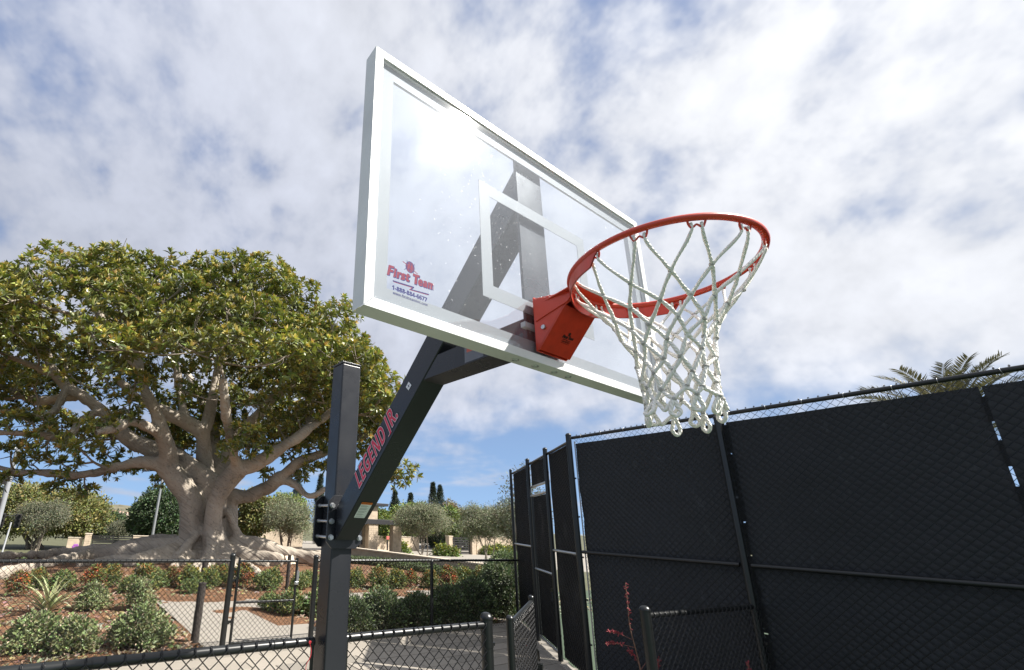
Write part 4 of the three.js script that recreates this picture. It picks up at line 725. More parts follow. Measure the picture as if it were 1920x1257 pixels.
// ---------------------------------------------------------------- other trees
function tree(name, label, o) {   // o: x, z, h (top), b (crown bottom), w (half width), kind, seed, stems
  const y0 = terr(o.x, o.z), t = thing(name, label, 'tree', [o.x, y0, o.z], 0, o.group), r = rng(o.seed);
  const ch = (o.h - o.b) / 2, cy = o.b + ch, wd = o.wd ?? o.w;
  const tips = [];
  const n = o.n ?? 420;
  const items = o.geos.map(() => []);
  const lumps = [...Array(o.lumps ?? 14)].map(() => { const a = r() * 6.283, u = r() * 1.5 - 0.6; const k = Math.sqrt(Math.max(0, 1 - u * u * 0.8)); return { p: V(Math.cos(a) * k * o.w * 0.62, cy + u * ch * 0.62, Math.sin(a) * k * wd * 0.62), s: (0.30 + r() * 0.22) }; });
  lumps.push({ p: V(0, cy, 0), s: 0.62 });
  lumps.forEach((L) => tips.push(L.p));
  for (let k = 0; k < n; k++) {
    const L = lumps[Math.floor(r() * lumps.length)], d = V(r() * 2 - 1, r() * 2 - 1, r() * 2 - 1); if (d.lengthSq() > 1) { k--; continue; } d.normalize();
    const q = o.solid ? lerp(0.75, 1, r()) : lerp(0.35, 1.05, Math.sqrt(r()));
    const p = V(L.p.x + d.x * L.s * o.w * q, L.p.y + d.y * L.s * Math.max(ch, o.w * 0.6) * q, L.p.z + d.z * L.s * wd * q);
    if (p.y < o.b * 0.7) continue;
    const b = 0.75 + r() * 0.5, tint = o.tint ? o.tint(p, r, ch, cy) : [1, 1, 1];
    items[Math.floor(r() * items.length)].push({ p, q: towards(V(d.x, d.y + 0.4, d.z).add(V(r() - 0.5, r() - 0.5, r() - 0.5)), r() * 6.28), s: (o.s ?? 1) * (0.75 + r() * 0.6), c: tint.map((v) => v * b) });
  }
  const ns = o.stems ?? 1;
  for (let k = 0; k < ns; k++) {
    const a = r() * 6.283, sp = ns > 1 ? 0.12 * o.w : 0, tip = tips[Math.floor(r() * tips.length)].clone().multiplyScalar(ns > 1 ? 0.8 : 0.3); tip.y = lerp(o.b, cy, ns > 1 ? 0.9 : 0.6);
    const bs = V(Math.cos(a) * sp, -0.1, Math.sin(a) * sp), mid = bs.clone().lerp(tip, 0.45).add(V((r() - 0.5) * 0.2 * o.w, 0, (r() - 0.5) * 0.2 * o.w)), tr = o.tr ?? 0.09;
    part('trunk', tubeGeo(smooth([bs, mid, tip], 6), (f) => lerp(tr, tr * 0.35, f), 9), M.barkGrey, t);
    for (let q = 0; q < 4; q++) { const e = tips[Math.floor(r() * tips.length)]; part('branch', tubeGeo(smooth([bs.clone().lerp(tip, 0.5 + 0.12 * q), mid.clone().lerp(e, 0.6), e], 4), (f) => lerp(tr * 0.5, tr * 0.15, f), 6), M.barkGrey, t); }
  }
  const crown = sub('crown', t);
  o.geos.forEach((g, k) => items[k].length && scatter('foliage', g, o.mat ?? M.leaf, items[k], crown));
  return t;
}
const yellowGreen = [[0.21, 0.20, 0.035], [0.14, 0.165, 0.028], [0.27, 0.225, 0.06], [0.10, 0.13, 0.024]], darkGreen = [[0.045, 0.09, 0.02], [0.06, 0.115, 0.025], [0.03, 0.06, 0.016]], olive = [[0.17, 0.185, 0.09], [0.22, 0.23, 0.13], [0.12, 0.14, 0.06], [0.25, 0.24, 0.14]], bright = [[0.12, 0.18, 0.022], [0.18, 0.235, 0.03], [0.07, 0.12, 0.02]], rust = [[0.21, 0.155, 0.055], [0.15, 0.14, 0.04], [0.28, 0.17, 0.075]], grey = [[0.17, 0.175, 0.11], [0.13, 0.145, 0.08], [0.10, 0.115, 0.05]];
const gYel = [spray(11, 34, 0.34, 0.17, 0.09, yellowGreen), spray(12, 30, 0.36, 0.18, 0.10, yellowGreen)], gDark = [spray(13, 34, 0.36, 0.20, 0.11, darkGreen), spray(14, 30, 0.36, 0.22, 0.10, darkGreen)], gOlive = [spray(15, 44, 0.36, 0.11, 0.024, olive, 0.1), spray(16, 40, 0.40, 0.12, 0.026, olive, 0.2)], gBright = [spray(17, 34, 0.34, 0.17, 0.10, bright), spray(18, 30, 0.34, 0.18, 0.10, bright)], gRust = [spray(19, 34, 0.34, 0.14, 0.07, rust)], gGrey = [spray(20, 40, 0.36, 0.13, 0.035, grey, 0.1)];
tree('round_tree', 'rounded yellow-green tree at the far left behind the garden wall', { x: -2.54, z: -51.7, h: 4.61 + 0.75, b: 1.0, w: 5.4, wd: 3.4, n: 2300, lumps: 34, geos: gYel, seed: 101, stems: 6, tr: 0.13, s: 1.15 });
tree('olive_tree', 'wispy grey-green tree with bare stems in front of the yellow-green tree', { x: -2.4, z: -42.3, h: 3.95, b: 1.55, w: 1.75, n: 520, geos: gGrey, mat: M.oliveLeaf, seed: 102, stems: 6, tr: 0.06 });
tree('leafy_tree', 'dense dark green tree just left of the fig trunk', { x: 8.0, z: -52.2, h: 5.28 + 0.75, b: 0.6, w: 2.9, n: 1300, lumps: 22, geos: gDark, seed: 103, tr: 0.16, s: 1.2 });
tree('leafy_tree', 'darker broad tree beside the slender lamp pole', { x: 6.5, z: -55.8, h: 4.7, b: 0.5, w: 1.5, n: 620, lumps: 18, geos: gDark, seed: 104, tr: 0.15, s: 1.2 });
tree('leafy_tree', 'low dark tree behind the left slatted gate', { x: 3.4, z: -73, h: 3.0, b: 0.3, w: 3.2, n: 700, geos: gDark, seed: 105, s: 1.5 });
tree('round_tree', 'small olive coloured bush behind the left slatted gate', { x: 5.26, z: -65.7, h: 2.6, b: 0.3, w: 1.3, n: 320, geos: gGrey, seed: 106, s: 1.3 });
tree('leafy_tree', 'airy yellow-green small tree right of the fig trunk', { x: 9.99, z: -30.9, h: 4.55, b: 1.3, w: 1.5, n: 420, geos: gYel, seed: 107, stems: 5, tr: 0.05 });
tree('olive_tree', 'olive tree between the fig trunk and the hoop post', { x: 11.22, z: -27.8, h: 3.9, b: 1.05, w: 1.75, n: 640, geos: gOlive, mat: M.oliveLeaf, seed: 108, stems: 5, tr: 0.06 });
tree('leafy_tree', 'bright green tree behind the olive left of the hoop post', { x: 17.1, z: -41.8, h: 5.2, b: 1.2, w: 1.9, n: 600, geos: gBright, seed: 109, tr: 0.1 });
tree('leafy_tree', 'bright green tree behind the pavilion roof', { x: 28.95, z: -39.1, h: 4.95, b: 1.0, w: 1.75, n: 620, geos: gBright, seed: 110, tr: 0.1 });
tree('leafy_tree', 'green tree seen between the pavilion pillars', { x: 25.9, z: -38.7, h: 4.0, b: 0.9, w: 1.4, n: 480, geos: gBright, seed: 111, tr: 0.08 });
tree('leafy_tree', 'bright green tree left of the pair of cypresses', { x: 31.85, z: -39.7, h: 5.0, b: 1.0, w: 1.4, n: 480, geos: gBright, seed: 112, tr: 0.08 });
tree('leafy_tree', 'narrow bright green tree right of the pair of cypresses', { x: 32.46, z: -35.8, h: 4.7, b: 0.9, w: 0.9, n: 420, geos: gBright, seed: 113, tr: 0.07 });
tree('leafy_tree', 'rusty brown-green rounded tree beyond the right slatted gate', { x: 36.1, z: -39.4, h: 5.4, b: 1.0, w: 1.5, n: 620, geos: gRust, seed: 114, tr: 0.1 });
tree('olive_tree', 'broad silvery olive tree right of the pavilion', { x: 23.03, z: -28.7, h: 4.1, b: 1.25, w: 2.3, n: 1100, lumps: 20, geos: gOlive, mat: M.oliveLeaf, seed: 115, stems: 4, tr: 0.06 });
tree('olive_tree', 'silvery olive tree right of the slatted gate', { x: 23.39, z: -22.6, h: 3.95, b: 1.2, w: 1.75, n: 900, lumps: 18, geos: gOlive, mat: M.oliveLeaf, seed: 116, stems: 4, tr: 0.05 });
tree('olive_tree', 'olive tree beside the end of the tall screened fence', { x: 17.7, z: -15.4, h: 3.3, b: 0.8, w: 1.15, n: 620, geos: gOlive, mat: M.oliveLeaf, seed: 117, stems: 3, tr: 0.05 });
tree('slender_tree', 'thin airy tree rising behind the tall fence corner', { x: 12.6, z: -10.4, h: 4.1, b: 1.0, w: 0.85, n: 80, s: 0.8, geos: gGrey, mat: M.oliveLeaf, seed: 118, stems: 2, tr: 0.035 });
tree('leafy_tree', 'dark trees beyond the right slatted gate', { x: 41, z: -44, h: 3.6, b: 0.4, w: 4.6, n: 900, geos: gDark, seed: 119, s: 1.3 });
// cypresses
{
  const gC = [spray(31, 46, 0.20, 0.13, 0.035, [[0.020, 0.042, 0.016], [0.030, 0.058, 0.020], [0.014, 0.030, 0.012]])];
  const cy = [[23.62, -48.36, 7.84, 0.50, 'cypress seen just left of the hoop post'], [21.82, -50.66, 8.26, 0.5, 'cypress half hidden behind the fig leaves'], [31.06, -43.72, 6.32, 0.60, 'leftmost cypress above the pavilion roof'], [32.6, -42.76, 6.1, 0.42, 'slim short cypress between the pavilion and the cypress pair'], [35.48, -42.14, 7.52, 0.54, 'taller left cypress of the close pair'], [36.85, -42.46, 7.33, 0.55, 'right cypress of the close pair']];
  cy.forEach(([x, z, h, w, label], k) => {
    const t = thing('cypress_tree', 'dark green columnar ' + label, 'tree', [x, terr(x, z), z], 0, 'columnar cypresses'), r = rng(400 + k), it = [];
    part('trunk', tubeGeo([V(0, -0.1, 0), V(0, h * 0.5, 0), V(0, h * 0.9, 0)], (f) => 0.10 * (1 - f * 0.8), 8), M.barkGrey, t);
    for (let q = 0; q < 560; q++) { const f = r(), prof = Math.pow(Math.sin(Math.PI * Math.min(1, 0.12 + f * 0.86)), 0.6) * (f > 0.75 ? lerp(1, 0.35, (f - 0.75) / 0.25) : 1), a = r() * 6.283, rr = w * prof * lerp(0.6, 1, r()) * (1 + 0.12 * noise2(a * 2, f * 9)); const b = 0.8 + r() * 0.45; it.push({ p: V(Math.cos(a) * rr, 0.3 + f * (h - 0.35), Math.sin(a) * rr), q: towards(V(Math.cos(a) * 0.5, 1.3, Math.sin(a) * 0.5), r() * 6), s: 0.75 + r() * 0.4, c: [b, b, b] }); }
    scatter('crown', gC[0], M.matteLeaf, it, t);
  });
}
// date palm beyond the tall fence
{
  const px = 20.3, pz = -1.0, ph = 5.2, t = thing('palm_tree', 'date palm whose frond tips rise above the tall fence at right', 'palm', [px, 0, pz]), r = rng(55);
  part('trunk', tubeGeo([V(0, -0.1, 0), V(0.05, 2, 0), V(0.1, 4, 0.05), V(0.1, ph, 0.05)], (f) => 0.26 + 0.05 * Math.sin(f * 60), 14), M.barkGrey, t);
  for (let k = 0; k < 26; k++) {
    const a = k * 2.4 + r() * 0.3, el = lerp(1.40, 0.05, k / 26) + (r() - 0.5) * 0.2, len = 2.15 + r() * 0.4, d = V(Math.cos(a), 0, Math.sin(a)), pts = [];
    for (let q = 0; q <= 12; q++) { const f = q / 12, e = el - f * f * 0.75; pts.push((q ? pts[q - 1].clone() : V(0.1, ph, 0.05)).addScaledVector(d, q ? Math.cos(e) * len / 12 : 0).add(V(0, q ? Math.sin(e) * len / 12 : 0, 0))); }
    const mb = new MB(); mb.tube(pts, (f) => lerp(0.022, 0.004, f), 5); for (let q = 0; q < mb.count; q++) mb.c.push(0.11, 0.10, 0.03);
    const sideV = V(-d.z, 0, d.x);
    for (let q = 8; q < 80; q++) { const f = q / 80, ip = f * 12, i = Math.floor(ip), p = pts[i].clone().lerp(pts[Math.min(12, i + 1)], ip - i), tan = pts[Math.min(12, i + 1)].clone().sub(pts[i]).normalize(), nrm = V().crossVectors(sideV, tan).normalize(); for (const s of [-1, 1]) { const dir = tan.clone().multiplyScalar(0.75).addScaledVector(sideV, s * 0.75).addScaledVector(nrm, 0.25 + r() * 0.3).add(V((r() - 0.5) * 0.2, (r() - 0.5) * 0.2, (r() - 0.5) * 0.2)).normalize(); const g = 0.7 + r() * 0.6; leaf(mb, p, dir, V().crossVectors(dir, nrm).normalize(), lerp(0.55, 0.25, f) * (0.8 + r() * 0.4), 0.026, [0.115 * g, 0.105 * g, 0.045 * g], 0.3, 0.1); } }
    part('frond', mb.build(), M.leaf, t);
  }
}

// ---------------------------------------------------------------- planting bed
function shrubProto(seed, h, w, geos, n, mat, tint, stemsN = 5) {   // returns a Group with foliage and stems, not yet in the scene
  const g = new THREE.Group(), r = rng(seed), items = geos.map(() => []);
  for (let k = 0; k < n; k++) {
    const a = r() * 6.283, u = Math.pow(r(), 0.7), rr = Math.sqrt(r()) * w * Math.sqrt(Math.max(0.1, 1 - (u - 0.35) ** 2 * 1.8)) * (1 + 0.42 * noise2(a * 1.5 + seed, u * 4)), y = 0.06 + u * h * (1 - 0.35 * (rr / w) ** 2) * (1 + 0.30 * noise2(a * 2, rr * 9 + seed));
    const b = 0.75 + r() * 0.5, tc = tint ? tint(u, r) : [1, 1, 1];
    items[Math.floor(r() * geos.length)].push({ p: V(Math.cos(a) * rr, y, Math.sin(a) * rr), q: towards(V(Math.cos(a) * rr / w, 0.9, Math.sin(a) * rr / w).add(V(r() - 0.5, r() - 0.5, r() - 0.5).multiplyScalar(0.8)), r() * 6.28), s: 0.7 + r() * 0.6, c: tc.map((v) => v * b) });
  }
  const mb = new MB(); for (let k = 0; k < stemsN; k++) { const a = r() * 6.283, e = V(Math.cos(a) * w * 0.6 * r(), h * (0.6 + 0.3 * r()), Math.sin(a) * w * 0.6 * r()); mb.tube(smooth([V(Math.cos(a) * 0.03, -0.03, Math.sin(a) * 0.03), e.clone().multiplyScalar(0.5).add(V((r() - 0.5) * 0.06, 0, 0)), e], 3), (f) => lerp(0.010, 0.004, f), 5, false, false); }
  part('stems', mb.build(), M.barkGrey, g, 'stuff');
  const crown = sub('foliage', g); geos.forEach((q, k) => items[k].length && scatter('leaves', q, mat, items[k], crown));
  return g;
}
const gNandina = [spray(41, 16, 0.075, 0.065, 0.026, [[0.10, 0.155, 0.03], [0.15, 0.20, 0.04], [0.07, 0.12, 0.026]]), spray(42, 16, 0.075, 0.065, 0.026, [[0.16, 0.18, 0.03], [0.085, 0.14, 0.028], [0.22, 0.19, 0.045]])];
const gPitt = [spray(43, 26, 0.085, 0.055, 0.024, [[0.33, 0.35, 0.17], [0.23, 0.265, 0.10], [0.43, 0.43, 0.27], [0.14, 0.175, 0.06]])];
const gHedge = [spray(44, 26, 0.10, 0.055, 0.024, [[0.10, 0.135, 0.042], [0.14, 0.175, 0.062], [0.19, 0.22, 0.09], [0.06, 0.09, 0.03]])];
const gRed = [spray(45, 16, 0.07, 0.06, 0.026, [[0.20, 0.055, 0.02], [0.24, 0.10, 0.025], [0.09, 0.11, 0.02], [0.26, 0.15, 0.03]])];
const redTop = (u, r) => (u > 0.7 && r() < 0.5 ? [2.3, 0.95, 0.55] : [1, 1, 1]), goldTop = (u, r) => (u > 0.66 && r() < 0.45 ? [1.9, 1.25, 0.6] : [1, 1, 1]);
const protos = [shrubProto(1, 0.52, 0.30, gNandina, 150, M.leaf, redTop), shrubProto(2, 0.46, 0.32, gNandina, 150, M.leaf, goldTop), shrubProto(3, 0.38, 0.34, gNandina, 140, M.leaf), shrubProto(4, 0.50, 0.30, [gNandina[0], gRed[0]], 150, M.leaf, goldTop)];
const SHRUBS = [   // x, z, proto, scale, label
  [-1.76, -12.3, 3, 1.0, 'orange-tipped shrub at the far left of the planting row'], [-1.45, -13.3, 0, 0.9, 'small red-tipped shrub behind the spiky pale plant'], [-0.95, -13.0, 2, 1.05, 'green shrub right behind the spiky pale plant'], [-0.33, -12.5, 3, 1.15, 'orange and green shrub in the left planting row'], [0.05, -12.9, 0, 1.1, 'red-tipped shrub near the middle of the left planting row'], [0.42, -12.1, 2, 0.9, 'low green shrub in front of the left planting row'], [0.73, -12.2, 0, 1.3, 'tallest shrub of the left row with a bright red crest'], [1.1, -12.7, 2, 1.1, 'green shrub right of the red-crested shrub'], [1.52, -12.9, 3, 0.95, 'reddish shrub left of the black gate post'], [1.85, -12.4, 1, 1.15, 'golden green shrub left of the black gate post'], [1.70, -11.55, 2, 0.85, 'low green shrub at the corner of the garden path'], [2.35, -12.4, 1, 1.05, 'golden-tipped shrub behind the black gate post'], [2.80, -12.8, 0, 1.0, 'red-tipped shrub behind the left end of the gate'], [3.15, -12.2, 3, 1.25, 'large golden shrub behind the gate'], [3.62, -11.6, 2, 1.2, 'wide green shrub behind the gate middle rail'], [4.05, -12.2, 1, 1.0, 'golden shrub behind the gate latch'], [4.60, -11.6, 2, 1.0, 'green shrub just right of the gate latch'], [5.0, -11.9, 2, 1.1, 'green shrub left of the hoop post foot'],
  [2.75, -9.0, 2, 0.9, 'small low shrub at the tip of the path bed'], [3.05, -8.6, 2, 1.15, 'low green shrub in the bed inside the path bend'], [3.5, -8.3, 2, 1.2, 'green shrub in the bed beside the latch post'], [3.9, -8.7, 1, 1.4, 'bright green shrub left of the hoop post in the path bed'],
  [6.35, -11.5, 1, 1.1, 'golden shrub right behind the hoop post'], [6.95, -11.2, 0, 1.25, 'red-tipped shrub right of the hoop post'], [7.6, -11.2, 1, 1.15, 'golden-topped shrub left of the slim fence post'], [8.3, -11.4, 3, 1.0, 'orange shrub left of the slim fence post'], [8.75, -11.0, 0, 1.1, 'orange-crowned shrub just left of the slim fence post'], [9.5, -11.0, 3, 1.3, 'orange-crowned shrub right of the slim fence post'], [10.35, -11.2, 1, 1.25, 'golden-orange shrub in the right planting row'], [10.75, -10.75, 0, 1.35, 'bright red-tipped shrub near the tall dark shrub'], [11.4, -11.0, 2, 1.2, 'green shrub at the right end of the planting row']];
{
  const done = new Map();
  SHRUBS.forEach(([x, z, p, s, label], k) => {
    const g = protos[p].clone(); g.name = numbered('garden_shrub'); g.userData = {}; tag(g, label, 'shrub', 'small shrubs in the mulch bed'); g.position.set(x, terr(x, z) - 0.02, z); g.rotation.y = k * 1.7; g.scale.setScalar(s * 0.76); scene.add(g);
  });
}
const BIG = [
  [-1.30, -7.35, 0.32, 0.29, gPitt, 330, 'bushy', 'variegated grey-green bush at the far left behind the fence'], [-0.84, -7.05, 0.30, 0.27, gPitt, 300, 'bushy', 'variegated bush below the spiky pale plant'], [0.02, -7.1, 0.36, 0.35, gPitt, 470, 'bushy', 'large variegated grey-green bush left of the dark wooden post'], [0.36, -9.9, 0.42, 0.22, gPitt, 170, 'bushy', 'small variegated shrub by the path corner'], [-0.45, -10.1, 0.34, 0.24, gPitt, 170, 'bushy', 'pale variegated shrub beside the spiky pale plant'],
  [3.35, -6.80, 0.36, 0.34, gHedge, 480, 'hedge', 'leafy green hedge bush next to the hoop post'], [4.08, -6.85, 0.44, 0.36, gHedge, 560, 'hedge', 'dark hedge bush left of the slim fence post'], [4.85, -6.75, 0.38, 0.38, gHedge, 580, 'hedge', 'dark hedge bush behind the slim fence post'], [5.6, -6.8, 0.46, 0.40, gHedge, 620, 'hedge', 'dark hedge bush right of the slim fence post'], [6.35, -6.85, 0.58, 0.46, gHedge, 950, 'hedge', 'dark hedge bush against the tall fence'], [7.45, -6.95, 0.85, 0.50, gHedge, 1500, 'hedge', 'tall dark shrub at the end of the tall fence'], [8.3, -7.6, 1.05, 0.50, gHedge, 1400, 'hedge', 'tallest dark shrub behind the tall fence end']];
BIG.forEach(([x, z, h, w, geos, n, kind, label], k) => {
  const g = shrubProto(60 + k, h, w, geos, n, kind === 'hedge' ? M.leaf : M.matteLeaf, null, 9); g.name = numbered(kind === 'hedge' ? 'hedge_bush' : 'variegated_bush'); tag(g, label, kind === 'hedge' ? 'hedge' : 'bush'); g.position.set(x, terr(x, z) - 0.02, z); scene.add(g);
});
function spiky(name, label, x, z, h, n, cols, seed, wid = 0.07) {
  const t = thing(name, label, 'plant', [x, terr(x, z), z]), r = rng(seed);
  for (let k = 0; k < n; k++) {
    const f = k / n, a = k * 2.4 + r() * 0.4, el = lerp(1.4, 0.45, f) + (r() - 0.5) * 0.15, L = h * (0.75 + r() * 0.4), d = V(Math.cos(a), 0, Math.sin(a)), mb = new MB(), sd = V(-d.z, 0, d.x); const N = 6;
    for (let q = 0; q <= N; q++) { const u = q / N, e = el - u * u * 0.35, p = d.clone().multiplyScalar(Math.cos(e) * L * u).add(V(0, Math.sin(e) * L * u, 0)), w = wid * (u < 0.3 ? lerp(0.5, 1, u / 0.3) : lerp(1, 0.04, (u - 0.3) / 0.7)) / 2, up = V(-d.x * Math.sin(e), Math.cos(e), -d.z * Math.sin(e)); const c0 = cols[k % cols.length], c1 = cols[(k + 1) % cols.length]; for (const [s, c] of [[-1, c1], [0, c0], [1, c1]]) { mb.v(p.x + sd.x * s * w + up.x * Math.abs(s) * w * 0.4, p.y + up.y * Math.abs(s) * w * 0.4, p.z + sd.z * s * w + up.z * Math.abs(s) * w * 0.4, up.x - sd.x * s * 0.4, up.y, up.z - sd.z * s * 0.4); mb.c.push(...c); } }
    for (let q = 0; q < N; q++) for (const s of [0, 1]) { const o = q * 3 + s; mb.quad(o, o + 1, o + 4, o + 3); }
    part('leaf', mb.build(), M.matteLeaf, t);
  }
  return t;
}
spiky('spiky_plant', 'spiky cream-striped rosette plant at the left of the bed', -1.15, -10.0, 0.80, 26, [[0.34, 0.36, 0.17], [0.42, 0.42, 0.24], [0.14, 0.19, 0.07]], 71, 0.085);
spiky('spiky_plant', 'green strap-leaved plant behind the right hedge', 7.85, -9.0, 0.72, 22, [[0.13, 0.16, 0.035], [0.20, 0.21, 0.06], [0.08, 0.11, 0.025]], 72, 0.06);
spiky('spiky_plant', 'red-flowering plant tuft at the foot of the right domed post', 3.06, -1.62, 0.52, 26, [[0.05, 0.08, 0.03], [0.07, 0.10, 0.04]], 73, 0.018);
// red flower spikes of that plant
{
  const t = thing('flower_stalk', 'thin stalk with coral red flower spikes beside the right domed post', 'flower', [3.11, 0, -1.57]), r = rng(91);
  const stalk = [V(0.02, 0, 0), V(0.0, 0.70, 0), V(-0.02, 0.87, -0.01), V(-0.045, 1.02, -0.02), V(-0.04, 1.2, -0.02), V(-0.035, 1.385, -0.02)];
  part('stem', tubeGeo(smooth(stalk, 5), (f) => lerp(0.006, 0.003, f), 6), std([0.20, 0.11, 0.07], 0.8), t);
  const arms = [[V(-0.045, 1.02, -0.02), V(-0.04, 1.2, -0.02), V(-0.035, 1.385, -0.02)], [V(-0.03, 0.93, -0.02), V(-0.12, 0.97, -0.08), V(-0.21, 0.985, -0.13)], [V(-0.02, 0.87, -0.01), V(-0.12, 0.89, -0.09), V(-0.235, 0.89, -0.15)], [V(0.0, 0.72, 0), V(-0.02, 0.80, -0.02), V(-0.05, 0.85, -0.05)], [V(0.0, 0.70, 0), V(0.09, 0.82, 0.05), V(0.115, 0.98, 0.07)], [V(0.005, 0.62, 0), V(0.12, 0.70, 0.07), V(0.15, 0.80, 0.09)]];
  const red = phys([0.24, 0.022, 0.032], 0.6); const bl = new THREE.SphereGeometry(1, 6, 5);
  arms.forEach((pp, k) => {
    if (k) part('stem', tubeGeo(smooth(pp, 4), 0.0026, 5), std([0.20, 0.08, 0.06], 0.8), t);
    const mb = new MB(), c = new THREE.CatmullRomCurve3(pp); const N = k ? 30 : 34;
    for (let q = 0; q < N; q++) { const u = lerp(k ? 0.35 : 0.0, 1, Math.pow(q / N, 0.8)), p = c.getPoint(u), d = V(r() - 0.5, r() - 0.3, r() - 0.5).normalize(); mb.geom(bl, new THREE.Matrix4().compose(p.addScaledVector(d, 0.010 + r() * 0.006), towards(d, 0), V(0.0036, 0.010 + r() * 0.005, 0.0036))); }
    part('flower_spike', mb.build(), red, t);
  });
}
{
  const t = thing('flower_stalk', 'short coral red flower tip in front of the low right fence', 'flower', [3.70, 0, -1.00]), r = rng(92);
  part('stem', tubeGeo([V(0, 0, 0), V(0.01, 0.5, 0), V(0, 0.83, 0)], 0.004, 6), std([0.20, 0.11, 0.07], 0.8), t);
  const mb = new MB(), bl = new THREE.SphereGeometry(1, 6, 5); for (let q = 0; q < 40; q++) { const d = V(r() - 0.5, r() - 0.3, r() - 0.5).normalize(), y = 0.62 + 0.22 * q / 40; mb.geom(bl, new THREE.Matrix4().compose(V(0, y, 0).addScaledVector(d, 0.012), towards(d, 0), V(0.004, 0.011, 0.004))); }
  part('flower_spike', mb.build(), phys([0.24, 0.022, 0.032], 0.6), t);
}
// dark wooden posts in the bed
[[0.76, -6.96, 0.80, 0.06, 0.0, 'dark weathered wooden post standing beside the garden path'], [4.16, -11.43, 0.85, 0.05, 0.0, 'dark wooden post behind the gate latch'], [2.61, -14.05, 0.5, 0.09, 0.02, 'short dark stump at the edge of the fig roots']].forEach(([x, z, h, r0, tilt, label]) => {
  const t = thing('wooden_post', label, 'post', [x, terr(x, z), z]); const r = rng(Math.round(x * 100));
  const pts = []; for (let k = 0; k <= 8; k++) pts.push(V(tilt * (k / 8), -0.05 + (h + 0.05) * k / 8, 0)); part('shaft', tubeGeo(pts, (f) => r0 * (1 + 0.05 * Math.sin(f * 17)), 10), M.wood, t); part('top_cap', new THREE.CylinderGeometry(r0 * 0.94, r0 * 1.03, 0.02, 10).translate(tilt, h + 0.008, 0), M.wood, t);
});
// plaque by the roots
{
  const t = thing('plaque', 'cream information plaque on a low stand beside the fig roots', 'sign', [5.55, terr(5.5, -14.4), -14.5], 0.55);
  part('stand', new MB().box(0.05, 0.36, 0.05, 0, 0.18, -0.03).build(), M.coping, t);
  const b = part('board', rbox(0.46, 0.30, 0.03, 0.006, 0, 0, 0), std([0.62, 0.50, 0.37], 0.7), t); b.position.set(0, 0.42, 0); b.rotation.x = -0.5;
}
// loose leaves and bark chips lying on the mulch
{
  const r = rng(66), it = [], g = spray(70, 3, 0.05, 0.08, 0.035, [[0.30, 0.20, 0.11], [0.22, 0.12, 0.06], [0.38, 0.28, 0.17]]);
  for (let k = 0; k < 5200; k++) { const x = -7 + r() * 19, z = -6.4 - r() * r() * 11; if (x > 0.7 && z < -9.2 && z > -11) continue; if (x > 0.75 && x < 3 && z > -9.4) continue; it.push({ p: V(x, terr(x, z) + 0.005, z), q: towards(V((r() - 0.5) * 0.5, 1, (r() - 0.5) * 0.5), r() * 6.28), s: 0.5 + r() * 0.9, c: [1, 1, 1].map(() => 0.7 + r() * 0.5) }); }
  const o = scatter('leaf_litter', g, M.matteLeaf, it, scene); tag(o, 'dry leaves and bark chips scattered over the mulch', 'leaf litter', null, 'stuff');
}
{   // low green strip in front of the far left trees
  const r = rng(67), it = []; for (let k = 0; k < 900; k++) { const x = -9 + r() * 10, z = -33.5 - r() * 5; it.push({ p: V(x, terr(x, z) + 0.12, z), q: towards(V(r() - 0.5, 1.2, r() - 0.5), r() * 6), s: 1 + r() * 0.8, c: [0.8, 0.9, 0.8] }); }
  const o = scatter('ground_cover', gHedge[0], M.leaf, it, scene); tag(o, 'low green ground cover in front of the far left wall', 'ground cover', null, 'stuff');
  const it2 = []; for (let k = 0; k < 700; k++) { const z = -10 - r() * 12, x = 11.6 + r() * 0.5; it2.push({ p: V(x, terr(x, z) + 0.1 + r() * 0.12, z), q: towards(V(r() - 0.5, 1.2, r() - 0.5), r() * 6), s: 0.9 + r() * 0.6, c: [0.7, 0.75, 0.6] }); }
  const o2 = scatter('ground_cover', gHedge[0], M.leaf, it2, scene); o2.name = numbered('ground_cover') === 'ground_cover' ? 'ground_cover_001' : 'ground_cover_001'; tag(o2, 'dark green ground cover along the foot of the long cream wall', 'ground cover', null, 'stuff');
}

// ---------------------------------------------------------------- walls, pavilion, gates
const along = (a, b) => [Math.hypot(b[0] - a[0], b[1] - a[1]), -Math.atan2(b[1] - a[1], b[0] - a[0]), [(a[0] + b[0]) / 2, (a[1] + b[1]) / 2]];
function wallThing(label, a, b, y0, y1, th = 0.3) {
  const [L, ang, c] = along(a, b), t = thing('garden_wall', label, 'wall', [c[0], y0, c[1]], ang);
  part('wall_body', uvMetres(rbox(L, y1 - y0, th, 0.01, 0, (y1 - y0) / 2, 0)), M.wall, t);
  part('coping', uvMetres(rbox(L + 0.06, 0.07, th + 0.08, 0.012, 0, y1 - y0 + 0.036, 0)), M.coping, t); return t;
}
wallThing('long low cream retaining wall behind the right planting row', [12.4, -24], [12.4, -9.3], -0.3, 0.52);
wallThing('cream boundary wall left of the slatted gate by the yellow-green tree', [-0.3, -49.2], [0.85, -49.2], -1.6, -0.42, 0.25);
wallThing('cream wall end right of the left slatted gate', [4.85, -49.1], [6.6, -49.1], -1.6, -0.15, 0.3);
wallThing('pale wall behind the small yellow-green tree', [11.5, -37], [16.5, -37], -1.3, 1.0, 0.3);
wallThing('pale boundary wall behind the pavilion', [20, -38], [30, -38], -0.9, 0.75, 0.25);
wallThing('cream wall right of the right slatted gate', [33.6, -33.6], [41, -33.6], -0.8, 1.15, 0.3);
